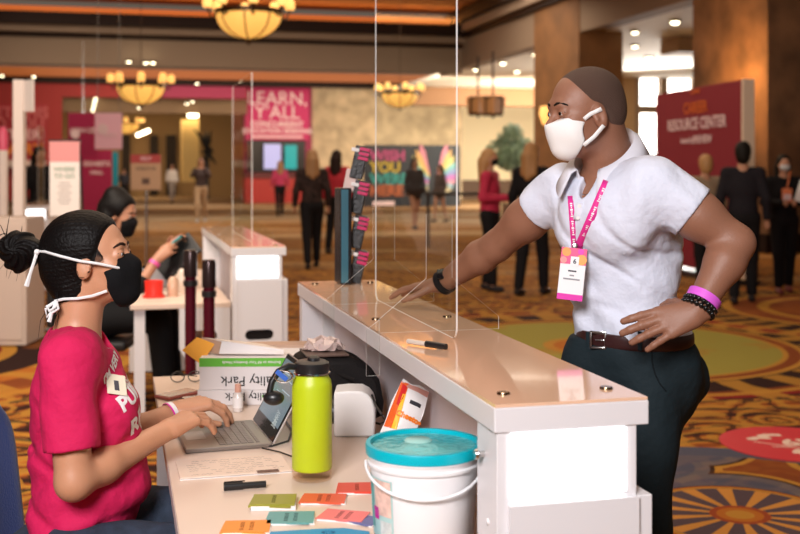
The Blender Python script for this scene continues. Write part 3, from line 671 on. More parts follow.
def counter(o, T, label, q='main'):
    c = root('reception_counter', o, label, 'counter', 'white reception counters with lit end panels', UA)
    MB().span(o, (.0, 0, 0), (.288, .12, 1.023), .002).build('end_post', lam, c)
    MB().span(o, (.0, T-.06, 0), (.288, T, 1.023), .002).build('end_post', lam, c)
    MB().span(o, (.13, .12, 0), (.288, T-.06, 1.023)).build('wall_panel', mat('counter_wall', (.66, .58, .6), .4), c)
    MB().span(o, (.286, -.003, 0), (.32, T, .885), .002).build('customer_side_panel', lam, c)
    cut_panel(o, .022, .288, 0, .885, -.012, [(.155, .567, .165, .06)], 'end_panel', lam, c, .011)
    MB().span(o, (.06, -.0012, .52), (.25, -.0004, .61)).build('cutout_shade_sheet', mat('cutout_shade', (.01, .008, .008), .7), c)  # dark sheet painted as the shade inside the cut-out
    MB().span(o, (.028, -.005, .896), (.264, 0, 1.02), .0).build('light_panel', litp, c)
    MB().span(o, (-.006, -.004, 1.023), (.312, T+.01, 1.07), .002).build('countertop', lam, c)
    MB().span(o, (-.004, -.002, 1.0705), (.310, T+.008, 1.0765), .0).build('bronze_sheet', topm, c)
    for t in ((.09, 1.22, T-.1) if q == 'main' else (.09, T-.1)):
        for s in (.045, .265):
            p = c_at(o, s, t, 1.0765); MB().lathe(p, [(0, .005), (.012, .005), (.0135, .002), (.0135, 0), (0, 0)], 20).build('standoff_cap', steelb, c, True)
    if q == 'main':
        p = c_at(o, -.0, .075, .965); MB().lathe(p, [(0, .022), (.009, .02), (.011, .014), (.006, .01), (.006, 0), (0, 0)], 18, -U).build('latch_knob', steel, c, True)
        p = c_at(o, -.0, .05, .84); MB().lathe(p, [(0, .006), (.006, .004), (.006, 0), (0, 0)], 14, -U).build('screw_cover', lam, c, True)
    return c
def desk(o, label, T=2.2, holes=True):
    d = root('desk', c_at(o, -.571, 0, 0), label, 'desk', 'white staff desks behind the counters', UA)
    MB().span(o, (-.571, .0, .73), (-.008, T, .758), .002).build('desktop', deskm, d)
    MB().span(o, (-.5725, -.0, .728), (-.571, T, .76)).build('edge_band', lamM, d)
    MB().span(o, (-.56, T-.04, 0), (-.02, T-.02, .73)).build('side_panel', lam, d)
    if holes: cut_panel(o, -.30, -.012, 0, .73, .0, [(-.17, .567, .17, .07)], 'side_panel', lam, d)
    MB().span(o, (-.55, .02, 0), (-.49, .08, .73)).build('leg', lam, d)
    MB().span(o, (-.012, .13, .2), (.0, T-.1, .73)).build('cable_tray', lamM, d) if False else None
    MB().span(o, (.0, .12, .73), (.12, T-.1, .758)).build('rear_ledge', deskm, d) if holes is None else None
    return d
def shield(o, t0, t1, zt, fins, label):
    s = root('acrylic_screen', c_at(o, .159, (t0+t1)/2, 1.077), label, 'partition', 'clear acrylic screens on the counters', UA)
    L = t1-t0; r = .035; z0 = 1.078
    def sheet(poly, oo, ax, ay, n, name, th=.005):
        mb = MB(); mb.prism(poly, oo, ax, ay, n, th); ob = mb.build(name, acr, s)
        me = ob.data; me.materials.append(acre)
        for p in me.polygons:
            if len(p.vertices) == 4 and min((me.vertices[p.vertices[a]].co-me.vertices[p.vertices[(a+1) % 4]].co).length for a in range(4)) < th*1.2: p.material_index = 1
        return ob
    poly = [(0, 0)]*0+[(r*(1-math.cos(a)), r*(1-math.sin(a))) for a in [math.pi/2*k/6 for k in range(7)]][::-1]
    poly = [(r-r*math.sin(a), r-r*math.cos(a)) for a in [math.pi/2*k/6 for k in range(7)]]   # lower near corner, rounded
    body = poly[::-1]+[(L-r+r*math.sin(a), r-r*math.cos(a)) for a in [math.pi/2*k/6 for k in range(7)]]+[(L, zt-z0), (0, zt-z0)]
    sheet(body, c_at(o, .159, t0, z0), V, Z, U, 'main_sheet')
    w, h = .037, .17
    for tf in fins:
        c = c_at(o, .159, tf, 1.0785)
        pol = [(-.172, 0), (.172, 0), (.172, .035), (w, .145), (w, .32), (-w, .32), (-w, .145), (-.172, .035)]
        sheet(pol, c, U, Z, V, 'foot')
        sheet([(-.205, -.115), (-.168, -.115), (-.168, .035), (-.205, .01)], c, U, Z, V, 'hook')
    return s
PO = Vector((.183, 2.10, 0)); TM = 2.38
counter(PO, TM, 'long white counter in front with bronze-tinted top, beside the man in polo')
desk(PO, 'white desk with laptop, bottle and ribbons where the woman in pink types', 2.2, False)
shield(PO, .775, 1.72, 2.13, (.94, 1.6), 'tall clear acrylic screen on the front counter between the woman and the man')
P2 = Vector((-.966, 6.4, 0))
counter(P2, TM, 'white counter in the middle distance with a brightly lit end, behind the laptop', 'far')
desk(P2, 'white desk with a red tub where the second masked woman sits', 2.2, True)
shield(P2, .4, 1.6, 2.12, (.7, 1.3), 'clear acrylic screen standing on the middle-distance counter')
P3 = Vector((-4.75, 14.0, 0))
counter(P3, TM, 'small far white counter with lit end behind the pink-shirted woman\'s head', 'far')
shield(P3, .3, 1.4, 2.1, (.6,), 'clear acrylic screen on the farthest counter at left')
# ================= THINGS ON THE DESK =================
ZD = .7585
# green bottle
lime = mat('bottle_lime', (.5, .62, .012), .35, bump=.1, bscale=600); blk = mat('black_plastic', (.012, .012, .013), .35)
b = onz(312, 478, ZD); bt_ = root('water_bottle', b, 'lime green insulated water bottle with black loop lid on the desk', 'bottle')
MB().lathe(b, [(0, .024), (.0475, .024), (.0495, .028), (.0495, .226), (.047, .243), (.04, .254), (.039, .262), (0, .262)], 48).build('flask', lime, bt_, True)
MB().lathe(b, [(0, 0), (.047, 0), (.05, .004), (.05, .027), (.0485, .027), (.047, .006), (0, .006)], 48).build('clear_boot', acrylic('clear_boot', (.96, .92, .88), .3), bt_, True)
ld = MB().lathe(b, [(0, .292), (.034, .291), (.042, .286), (.043, .268), (.041, .262), (0, .262)], 40).build('lid', blk, bt_, True)
MB().lathe(b, [(.0415, .2575), (.045, .259), (.045, .263), (.0415, .264), (.0415, .2575)], 40).build('steel_ring', steel, bt_, True)
MB().lathe(b+Vector((.004, 0, .29)), [(.016, 0), (.015, .008), (.008, .013), (0, .014)], 20).build('spout_knob', blk, ld, True)
MB().tube([b+Vector((-.036, -.01, .276)), b+Vector((-.055, -.02, .28)), b+Vector((-.08, -.03, .268)), b+Vector((-.095, -.036, .245)), b+Vector((-.1, -.04, .222)), b+Vector((-.095, -.04, .208))], [.008, .009, .0085, .008, .008, .01], 10).build('strap', blk, ld, True)
MB().ball(b+Vector((-.09, -.04, .206)), .018, 18, (1.45, 1.1, 1)).build('strap_grip', blk, ld, True)
mb = MB(); pts = [b+Vector((-.044, -.03, .258))+Vector((-.022+.022*math.cos(a), -.01, .0+.014*math.sin(a))) for a in [math.pi*2*k/16 for k in range(17)]]
mb.tube(pts, .0025, 6); mb.build('wire_clip', steel, ld, True)
MB().box(b+Vector((-.07, -.047, .262)), (.034, .003, .012), Matrix.Rotation(.7, 3, 'Y'), .001).build('blue_tag', mat('tag_blue', (.03, .12, .5), .5), ld)
# bucket
bc_ = Vector((.05, 2.32, ZD)); bu = root('bucket', bc_, 'white plastic tub with turquoise lid on the near end of the desk', 'bucket')
whp = mat('tub_white', (.8, .8, .82), .25); tq = mat('lid_turquoise', (.0, .42, .52), .3)
MB().lathe(bc_, [(0, 0), (.1, 0), (.104, .004), (.113, .15), (.1175, .151), (.1185, .157), (.1155, .16), (.1165, .168), (.119, .169), (.12, .177), (.117, .18), (0, .18)], 64).build('tub', whp, bu, True)
ldb = MB().lathe(bc_, [(.116, .172), (.1215, .174), (.1225, .19), (.121, .195), (.112, .195), (.11, .184), (.112, .18), (.116, .172)], 64).build('lid_rim', tq, bu, True)
MB().lathe(bc_, [(0, .183), (.111, .1835), (.111, .186), (.05, .1865), (.046, .19), (0, .19)], 48).build('clear_lid_window', mat('lid_clear', (.12, .42, .42), .12, bump=.9, bscale=45), ldb, True)
cp = bc_+Vector((-.012, .03, .19)); MB().lathe(cp, [(0, .004), (.024, .004), (.03, .0), (0, 0)], 28).build('pry_tab', mat('lid_tab', (.25, .52, .5), .2), ldb, True)
hp = [bc_+Vector((-.1215*math.cos(a), -.1215*math.sin(a)*.97-.004, .155-.048*math.sin(a))) for a in [math.pi*k/22 for k in range(23)]]
MB().tube(hp, .0032, 8).build('handle', whp, bu, True)
rows = []
for z in (.012, .1, .135):
    rows.append([bc_+Vector((math.cos(a)*(.1045+.009*z/.15+.0004), math.sin(a)*(.1045+.009*z/.15+.0004), z)) for a in [math.radians(188+46*k/12) for k in range(13)]])
mb = MB(); mb.grid(rows); lb = mb.build('label', mat('label_pale_teal', (.42, .62, .6), .5), bu, True)
for a0, a1, z0, z1, c_, nm in ((205, 232, .06, .132, (.75, .5, .42), 'label_photo'), (192, 202, .03, .12, (.1, .38, .38), 'label_stripe'), (202, 212, .05, .075, (.55, .0, .28), 'label_spot'), (214, 232, .015, .05, (.6, .62, .6), 'label_print')):
    mb = MB(); mb.grid([[bc_+Vector((math.cos(a)*(.1052+.009*z/.15+.0008), math.sin(a)*(.1052+.009*z/.15+.0008), z)) for a in [math.radians(a0+(a1-a0)*k/6) for k in range(7)]] for z in (z0, z1)])
    mb.build(nm, mat(nm, c_, .5, var=.25, vscale=60), lb, True)
# laptop
H1 = Vector((-.351, 3.05, .765)); H2 = Vector((-.443, 3.335, .765)); hd = (H2-H1).normalized(); bd = Vector((-hd.y, hd.x, 0)); bd = bd if bd.x < 0 else -bd
lp = root('laptop', (H1+H2)/2, 'open grey laptop the woman in pink is typing on', 'laptop')
dep = .235; wl = (H2-H1).length; grey = mat('laptop_grey', (.27, .24, .22), .35, .6); Rl = Matrix((hd, bd, hd.cross(bd))).transposed()
cen = H1+hd*wl/2+bd*dep/2; up_ = Z
MB().box(cen, (wl, dep, .012), Rl, .003).build('base', grey, lp)
keym = mat('key_grey', (.2, .17, .155), .5); mb = MB()
for r in range(6):
    n = 13
    for k in range(n):
        mb.box(H1+hd*(wl*.06+wl*.88*(k+.5)/n)+bd*(.035+.0195*r)+Z*.0068, (wl*.88/n*.86, .0165 if r else .009, .002), Rl, .0006, 1)
mb.build('keyboard', keym, lp)
MB().box(H1+hd*wl/2+bd*.192+Z*.0062, (.1, .055, .0008), Rl).build('touchpad', mat('pad_grey', (.33, .3, .28), .3), lp)
be = math.radians(29); sd_ = (-bd*math.sin(be)+Z*math.cos(be)); sn = sd_.cross(hd); sn = sn if sn.x < 0 else -sn
so = H1+hd*wl/2+Z*.004; Rs = Matrix((hd, sd_, sn)).transposed(); SH = .225
scr = MB().box(so+sd_*SH/2-sn*.004, (wl, SH, .006), Rs, .002).build('screen', mat('lid_silver', (.55, .5, .48), .3, .6), lp)
MB().box(so+sd_*SH/2-sn*.0, (wl-.006, SH-.006, .0025), Rs, .001).build('bezel', mat('black_gloss', (.008, .008, .01), .08), scr)
sm = mat('display_slate', (.05, .07, .09), .15, emit=.55, ecol=(.22, .3, .34))
MB().box(so+sd_*(SH/2+.012)+sn*.0016, (wl-.03, SH-.055, .0008), Rs).build('display', sm, scr)
for k, (a, c, w, h) in enumerate(((.05, .175, .08, .004), (-.05, .16, .07, .003), (-.04, .13, .1, .003), (.03, .12, .06, .003))):
    MB().box(so+sd_*c+hd*a+sn*.0022, (w, h, .0004), Rs).build('display_text', mat('display_text', (.2, .25, .28), .4, emit=.5, ecol=(.5, .6, .65)), scr)
mb = MB()
for k in range(24):
    mb.box(so+sd_*(.035+.0019*k)+hd*(-.085+.0006*k*(k % 3))+sn*.0024, (.05-.0016*k, .0007, .0004), Rs @ Matrix.Rotation(.25*math.sin(k*2.4), 3, 'Z'))
mb.build('sketch', mat('sketch_pale', (.3, .34, .33), .5, emit=.5, ecol=(.7, .75, .72)), scr)
# cables
cb = root('charging_cable', onz(270, 452, ZD), 'black cable looping out from the laptop to the bottle', 'cable')
MB().tube([onz(x, y, ZD+.004) for x, y in ((252, 446), (272, 446), (288, 441), (292, 430), (285, 420), (290, 412), (300, 408))], .0028, 6).build('cable_run', blk, cb, True)
MB().tube([onz(x, y, ZD+.006) for x, y in ((262, 448), (280, 452), (296, 458), (304, 470), (318, 455), (330, 440))], .0022, 6).build('cable_loop', blk, cb, True)
c2 = MB().tube([P(372, 395, 3.2), P(376, 406, 3.15), P(382, 415, 3.1), onz(386, 421, ZD+.004), onz(380, 424, ZD+.004), onz(372, 422, ZD+.004)], .0035, 6).build('power_cable', blk, None, True)
tag(c2, 'black power cable hanging behind the white paper roll', 'cable')
# notebook, pen
nt_ = [onz(176, 449, ZD+.006), onz(262, 446, ZD+.006), onz(292, 470, ZD+.006), onz(180, 478, ZD+.006)]
nb_ = root('notepad', (nt_[0]+nt_[2])/2, 'open notepad of handwritten notes in front of the laptop', 'notepad')
e1 = (nt_[2]-nt_[3]).normalized(); e2 = Vector((-e1.y, e1.x, 0)); Rn = Matrix((e1, e2, Z)).transposed(); cN = (nt_[3]+nt_[2])/2
wN = (nt_[2]-nt_[3]).length; hN = .165
MB().box(cN+e2*hN/2-Z*.003, (wN, hN, .006), Rn, .001).build('pages', mat('paper_cream', (.8, .64, .53), .7), nb_)
MB().box(cN+e2*.002-Z*.0045, (wN, .004, .004), Rn).build('page_edge', mat('paper_white', (.85, .83, .82), .6), nb_)
ink = mat('ink_grey', (.4, .32, .28), .8); rs = random.Random(9)
for r in range(8):
    mb = MB(); x = .02+rs.random()*.02
    pts = []
    while x < wN-.03:
        L = rs.uniform(.012, .03)
        if rs.random() < .72:
            q = [cN+e1*(-wN/2+x+L*k/8)+e2*(.018+.018*r+.0035*math.sin(k*2.1+x*90))+Z*.0004 for k in range(9)]; mb.tube(q, .0005, 3)
        x += L+.006
    mb.build('handwriting', ink, nb_)
MB().box(cN+e1*(wN/2-.06)+e2*.006+Z*.0005, (.055, .02, .0008), Rn).build('brown_tab', mat('tab_brown', (.14, .07, .05), .6), nb_)
pn = onz(247, 489, ZD); pe = (onz(268, 487, ZD)-onz(225, 490, ZD)).normalized()
mk_ = root('marker_pen', pn, 'thick black marker with pocket clip on the desk before the notepad', 'pen')
MB().cyl(pn-pe*.052+Z*.009, pn+pe*.045+Z*.009, .008, n=18).build('barrel', blk, mk_, True); MB().cyl(pn-pe*.055+Z*.009, pn-pe*.01+Z*.009, .0095, n=18).build('cap', blk, mk_, True)
MB().box(pn-pe*.03+Z*.02+Vector((0, -.0, 0)), (.05, .004, .002), Matrix.Rotation(math.atan2(pe.y, pe.x), 3, 'Z'), .0005).build('clip', MT['black_gloss'], mk_)
# ribbon cards: stacks of coloured badge ribbons
def cards(px, py, w, h, col, rot, label, t=.006, zo=0., lines=2, nm='c'):
    c = onz(px, py, ZD+zo+t); c.z = ZD+zo; R = Matrix.Rotation(rot, 3, 'Z')
    h *= 1.32; r = root('ribbon_stack', c, label, 'cards', 'coloured badge ribbon stacks on the desk')
    MB().box(c+Z*t*.35, (w*1.02, h*1.02, t*.7), R @ Matrix.Rotation(.04, 3, 'Z')).build('backing', mat('paper_white', (.85, .83, .82), .6), r)
    cm = mat('ribbon_'+nm, col, .45)
    MB().box(c+Z*(t*.85), (w, h, t*.3), R).build('top_ribbon', cm, r)
    MB().box(c+Z*(t*.6)+R@Vector((-w*.05, -h*.03, 0)), (w*.97, h*.97, t*.3), R @ Matrix.Rotation(-.06, 3, 'Z')).build('lower_ribbon', cm, r)
    pm = mat('ribbon_print_'+nm, [x*.35 for x in col], .6); mb = MB(); k = random.Random(int(px))
    for i in range(lines):
        for j in range(6):
            xx = (i-(lines-1)/2)*.02; mb.box(c+Z*(t*1.02)+R@Vector((xx+.0*j, -h*.3+h*.12*j, 0)), (.009, h*.07*k.uniform(.6, 1.1), .0006), R)
    mb.build('print', pm, r); return r
cards(303, 501, .092, .052, (.32, .3, .03), .02, 'olive green ribbon stack in front of the black marker', .012, nm='olive') if False else None
cards(274, 499, .098, .06, (.3, .29, .03), .03, 'olive green ribbon stack in front of the black marker', .014, lines=1, nm='olive')
cards(324, 498, .1, .055, (.78, .11, .05), -.03, 'red-orange ribbon stack below the green bottle', .005, nm='vermilion')
cards(357, 487, .09, .06, (.72, .07, .04), .05, 'bright red ribbon stack at the side of the white tub', .007, lines=1, nm='red')
cards(291, 517, .1, .062, (.12, .35, .35), .04, 'muted teal ribbon stack between the orange and the pink ones', .005, nm='teal')
cards(344, 515, .1, .055, (.85, .2, .2), -.25, 'salmon pink ribbon stack below the red ones', .005, nm='salmon')
cards(247, 526, .098, .06, (.9, .28, .03), .06, 'orange ribbon stack nearest the woman\'s jeans', .005, nm='orange')
cards(362, 519, .08, .045, (.13, .15, .35), -.5, 'dull violet ribbons half under the white tub', .004, zo=0, lines=1, nm='violet')
c = onz(313, 536, ZD+.01); bl_ = root('blue_sheet', Vector((c.x, c.y, ZD)), 'large bright blue printed card at the bottom edge of the desk', 'card')
pl_ = [(-.1, -.06), (.12, -.06), (.115, .03), (.06, .052), (.0, .045), (-.09, .028)]
MB().prism([(x, y) for x, y in pl_], c-Z*.002, Vector((1, 0, 0)), Vector((0, 1, 0)), Z, .004).build('card', mat('card_blue', (.0, .28, .52), .4), bl_)
mb = MB()
for a in range(14): mb.box(c+Z*.0006+Vector((.03+.012*math.cos(a*.5), .022+.007*math.sin(a*.5), 0)), (.005, .002, .0006), Matrix.Rotation(a*.5, 3, 'Z'))
mb.build('print', mat('print_navy', (.0, .08, .22), .5), bl_)
# boxes of envelopes
def envbox(px0, px1, Y, z0, z1, dep, label, tx):
    a, b_ = P(px0, 300, Y), P(px1, 300, Y+.0); w = b_.x-a.x; rz = .02; R = Matrix.Rotation(rz, 3, 'Z'); c = Vector(((a.x+b_.x)/2, Y+dep/2, (z0+z1)/2))
    r = root('envelope_box', Vector((c.x, c.y, z0)), label, 'box', 'white boxes of envelopes')
    MB().box(c, (w, dep, z1-z0), R, .0015).build('carton', mat('carton_white', (.78, .74, .74), .5), r)
    fx_, fz = R@Vector((1, 0, 0)), Z
    fo = c-R@Vector((0, dep/2, 0))
    h = z1-z0
    gm = mat('stripe_green', (.13, .5, .04), .5)
    if tx == 1:
        MB().box(fo+Z*(h*.5-.014)-R@Vector((0, .0006, 0)), (w+.001, .001, .028), R).build('green_stripe', gm, r)
        text('Quality Park', .044, fo-Z*.022+fx_*.012, -fx_, -fz, mat('ink_black', (.02, .02, .02), .6), r, off=.0012, bold=.0)
        text('Business to All Your Envelope Needs', .0125, fo+Z*(h*.5-.014), -fx_, -fz, MT['paper_white'], r, off=.002, bold=.01)
    else:
        text('Quality Park', .036, fo+Z*.004+fx_*.012, -fx_, -fz, MT['ink_black'], r, off=.0012, bold=.0)
        MB().box(fo-R@Vector((-w*.32, .0006, 0))-Z*.012, (w*.3, .001, .02), R).build('magenta_stripe', mat('stripe_magenta', (.3, .0, .12), .5), r)
        MB().box(fo-R@Vector((-w*.3, .0007, 0))+Z*.004, (w*.36, .001, .008), R).build('green_stripe', gm, r)
    return r
envbox(194, 302, 3.62, ZD, ZD+.075, .24, 'white envelope box at the bottom of the pile by the laptop', 0) if False else None
ink_b = mat('ink_black', (.02, .02, .02), .6)
envbox(199, 303, 3.6, .8075, .911, .2, 'white envelope box with a green stripe, on top of the pile by the laptop', 1)
envbox(197, 301, 3.6, ZD, .8068, .21, 'white envelope box under the green-striped one', 2)
oc = P(196, 350, 3.66); of = root('folder', oc, 'bright orange envelope sticking up from the box pile', 'envelope')
MB().prism([(-.045, -.0), (.0, .045), (.06, .02), (.02, -.05)], oc+Z*-.0, Vector((1, .1, 0)), Vector((0, .5, .86)), Vector((0, -.86, .5)), .003).build('paper', mat('paper_orange', (.95, .42, .03), .6), of)
tc = P(208, 352, 3.68); pb = root('open_carton', P(250, 356, 3.72), 'open pale carton lying tilted on the envelope boxes', 'box')
kr_ = mat('carton_tan', (.5, .33, .24), .7)
a, b_, c, d = P(203, 338, 3.72), P(222, 343, 3.66), P(220, 357, 3.64), P(199, 351, 3.7)
def slab(name, q, t, m, par): 
    n = (q[1]-q[0]).cross(q[3]-q[0]).normalized(); mb = MB(); bm = mb.bm
    A = [bm.verts.new(p+n*t/2) for p in q]; B = [bm.verts.new(p-n*t/2) for p in q]; bm.faces.new(A); bm.faces.new(B[::-1])
    for i in range(len(q)): j = (i+1) % len(q); bm.faces.new((A[i], B[i], B[j], A[j]))
    return mb.build(name, m, par)
slab('end_flap', [P(202, 337, 3.72), P(222, 342, 3.66), P(219, 354, 3.64), P(201, 351, 3.7)], .004, kr_, pb)
slab('side_wall', [P(222, 341, 3.66), P(284, 350, 3.66), P(284, 354.5, 3.64), P(219, 354, 3.64)], .004, mat('carton_white', (.78, .74, .74), .5), pb)
slab('top_flap', [P(205, 338, 3.72), P(222, 340.5, 3.655), P(283, 349.5, 3.66), P(262, 344, 3.75)], .003, mat('carton_pale', (.8, .68, .58), .6), pb)
bc2 = root('brown_carton', P(270, 370, 3.95), 'open brown cardboard box behind the envelope boxes', 'box')
MB().box(Vector((P(282, 368, 3.98).x, 3.98, ZD+.068)), (.3, .18, .134), Matrix.Rotation(.1, 3, 'Z'), .003).build('carton', kr_, bc2)
slab('flap', [P(236, 344, 3.9), P(318, 346, 3.88), P(330, 362, 3.84), P(252, 362, 3.86)], .004, kr_, bc2)
# phones, glasses, sanitizer
def phone(c, d, col, label, nm):
    p_ = root('mobile_phone', c, label, 'phone'); R = Matrix.Rotation(math.atan2(d.y, d.x), 3, 'Z')
    MB().box(c+Z*.006, (.15, .075, .011), R, .005, 3).build('case', mat(nm, col, .35), p_, True)
    MB().box(c+Z*.012, (.14, .067, .001), R).build('glass', MT['black_gloss'], p_)
c = onz(178, 396, ZD); phone(c, onz(200, 391, ZD)-c, (.45, .12, .1), 'phone in a pinkish red case beside the folded glasses', 'case_red')
c = onz(205, 400.5, ZD); phone(c+Z*.0, Vector((1, .5, 0)), (.05, .05, .06), 'dark phone lying against the lower envelope box', 'case_dark')
g = onz(186, 383, ZD); gl = root('eyeglasses', g, 'pair of dark framed glasses folded on the desk corner', 'glasses')
for k, x in enumerate((-.03, .03)):
    mb = MB(); c = g+Vector((x, .01*k, .022)); mb.tube([c+Vector((.024*math.cos(a), .004*math.sin(a), .018*math.sin(a))) for a in [2*math.pi*j/20 for j in range(21)]], .002, 6); mb.build('rim', blk, gl, True)
    MB().tube([c+Vector((.024*(1 if k else -1), 0, .006)), c+Vector((.02*(1 if k else -1), .05, .004)), c+Vector((-.06*(1 if k else -1), .06, -.01))], .0018, 6).build('temple_arm', blk, gl, True)
MB().tube([g+Vector((-.006, 0, .026)), g+Vector((0, .003, .03)), g+Vector((.006, .01, .026))], .0018, 6).build('bridge', blk, gl, True)
s_ = onz(238, 411, ZD); sb_ = root('sanitizer_bottle', s_, 'tiny clear hand sanitizer bottle with a pinkish cap behind the keyboard', 'bottle')
MB().lathe(s_, [(0, 0), (.015, 0), (.016, .004), (.016, .052), (.009, .06), (0, .06)], 24).build('vial', mat('vial_clear', (.72, .66, .62), .1), sb_, True)
MB().lathe(s_, [(.0165, .012), (.0165, .045)], 24).build('label', mat('paper_white', (.85, .83, .82), .6), sb_, True)
MB().lathe(s_, [(.0095, .06), (.0105, .062), (.0095, .085), (0, .086), ], 20).build('cap', mat('cap_peach', (.75, .4, .3), .4), sb_, True)
# black bag with plastic wrap
bg = Vector((-.2, 3.46, ZD)); bag = root('equipment_bag', bg, 'black padded bag standing behind the green bottle', 'bag')
mb = MB(); pol = [(-.13, 0), (.13, 0), (.135, .05), (.12, .12), (.085, .17), (.03, .192), (-.1, .195), (-.13, .17)]
mb.prism(pol, bg, Vector((.97, .24, 0)), Z, V, .2); mb.build('bag_body', mat('bag_black', (.012, .01, .01), .6, bump=.3, bscale=150), bag, True, .02)
MB().box(bg+Vector((-.035, -.03, .199)), (.13, .15, .006), Matrix.Rotation(.24, 3, 'Z') , .002).build('bag_flap', mat('bag_brown', (.09, .05, .04), .5), bag)
MB().tube([bg+Vector((.0, -.09, .15)), bg+Vector((.06, -.12, .13)), bg+Vector((.11, -.1, .06))], .006, 6).build('bag_strap', MT['bag_black'], bag, True)
pw = bg+Vector((-.04, 0, .2)); rs = random.Random(4); mb = MB(); bmesh.ops.create_icosphere(mb.bm, subdivisions=3, radius=.06, matrix=Matrix.Translation(pw+Z*.01))
for v_ in mb.bm.verts:
    dd = v_.co-pw; v_.co = pw+Vector((dd.x*1.0, dd.y*.8, max(.003, dd.z*.55)))+Vector([rs.uniform(-.01, .01) for _ in range(3)]); v_.co.z = max(v_.co.z, pw.z+.004)
wr_ = mb.build('plastic_wrap', mat('plastic_film', (.62, .48, .44), .15, coat=1), None); tag(wr_, 'crumpled clear plastic wrap lying on top of the black bag', 'wrapping')
# white paper roll / sheet
r0 = onz(354, 438, ZD); pr = root('label_roll', r0, 'white paper roll standing beside the green bottle', 'paper roll')
mb = MB(); pol = [(-.058, 0), (.058, 0), (.06, .05), (.059, .08), (.052, .105), (.04, .12), (.02, .13), (-.02, .131), (-.058, .127)]
mb.prism(pol, r0+Vector((0, .07, 0)), Vector((1, .0, 0)), Z, Vector((0, 1, 0)), .12); mb.build('paper', mat('roll_white', (.88, .86, .85), .6), pr, True, .006)
MB().cyl(r0+Vector((-.066, .07, .06)), r0+Vector((-.058, .07, .06)), .035, n=24).build('spindle', blk, pr, True)
# snack bag
sn0 = P(402, 420, 2.95); sn0.z = ZD; sb = root('snack_bag', sn0, 'open orange and white cheese snack bag standing against the counter wall', 'snack bag')
o_ = P(403.5, 418, 2.95); ax_ = (P(428, 391, 2.95)-P(412, 387, 2.95)).normalized(); ay_ = (P(414, 386, 2.98)-P(399, 425, 2.93)).normalized(); ax_ = (ax_-ay_*ax_.dot(ay_)).normalized(); nn = ax_.cross(ay_)
if nn.dot(CAM-o_) < 0: nn = -nn
rows = []; rows2 = []
for i in range(13):
    r, r2 = [], []
    for j in range(9):
        u_, v_ = -1+2*j/8, -1+2*i/12; puff = .018*(1-u_*u_)*(1-abs(v_)**3)+.0015*math.sin(9*u_+7*v_); p = o_+ax_*(u_*.044*(1-.12*abs(v_)**6)*(1+.04*math.sin(6*v_)))+ay_*(v_*.096+.003*math.sin(5*u_)*abs(v_)**3); r.append(p+nn*puff); r2.append(p-nn*puff)
    rows.append(r); rows2.append(r2)
mb = MB(); mb.grid(rows); mb.grid(rows2); sf = mb.build('foil_bag', mat('foil_white', (.8, .78, .78), .3), sb, True)
me_w = bpy.data.meshes.new('x'); 
tri = [[rows[i][j] for i, j in ((a, c_), (a, c_+1), (a+1, c_+1), (a+1, c_))] for a in range(12) for c_ in range(8)]
bvF = BVHTree.FromPolygons([p for q in tri for p in q], [list(range(4*k, 4*k+4)) for k in range(len(tri))])
def onbag(name, pol, col, o2=.0012):
    mb = MB(); n_ = 8; 
    (x0, y0), (x1, y1), (x2, y2), (x3, y3) = [(x*1.05, y*1.1+.025) for x, y in pol]; rr2 = []
    for i in range(n_+1):
        rw = []
        for j in range(n_+1):
            a, b2 = i/n_, j/n_; x = (x0*(1-b2)+x1*b2)*(1-a)+(x3*(1-b2)+x2*b2)*a; y = (y0*(1-b2)+y1*b2)*(1-a)+(y3*(1-b2)+y2*b2)*a
            p = o_+ax_*x+ay_*y; h = bvF.ray_cast(p+nn*.2, -nn); rw.append((h[0] if h[0] else p)+nn*o2)
        rr2.append(rw)
    mb.grid(rr2); mb.build(name, mat(name, col, .35), sf, True)
onbag('orange_band', [(-.039, -.06), (-.012, -.06), (-.018, .06), (-.039, .06)], (.75, .12, .02))
onbag('yellow_band', [(-.02, -.06), (-.006, -.06), (-.016, .03), (-.024, .03)], (.9, .5, .03), .002)
onbag('red_band', [(-.03, .0), (-.018, -.005), (-.02, .05), (-.033, .055)], (.6, .02, .02), .002)
onbag('dark_band', [(.0, .012), (.03, .012), (.03, .022), (.0, .022)], (.03, .03, .04))
onbag('tear_strip', [(-.038, .05), (.038, .045), (.038, .06), (-.038, .06)], (.62, .3, .25))
pixel_text('Cheetos', .021, o_+ax_*.012+ay_*.002, ax_ if ax_.cross(ay_).dot(nn) > 0 else -ax_, ay_, bvF, mat('print_orange', (.85, .2, .01), .4), sf, 'print', .06, .003, cuts=0)
# marker on the counter
mA, mB_ = onz(408, 344, 1.0785), onz(446, 350, 1.0785); dmk = (mB_-mA).normalized(); mk2 = root('marker', mA, 'clear and black felt marker lying on the counter top', 'pen')
L_ = (mB_-mA).length; MB().cyl(mA+Z*.007, mA+dmk*L_*.5+Z*.007, .0065, n=16).build('barrel', mat('barrel_pale', (.6, .52, .45), .3), mk2, True)
MB().cyl(mA+dmk*L_*.5+Z*.008, mB_+Z*.008, .0085, .0075, n=16).build('cap', blk, mk2, True)
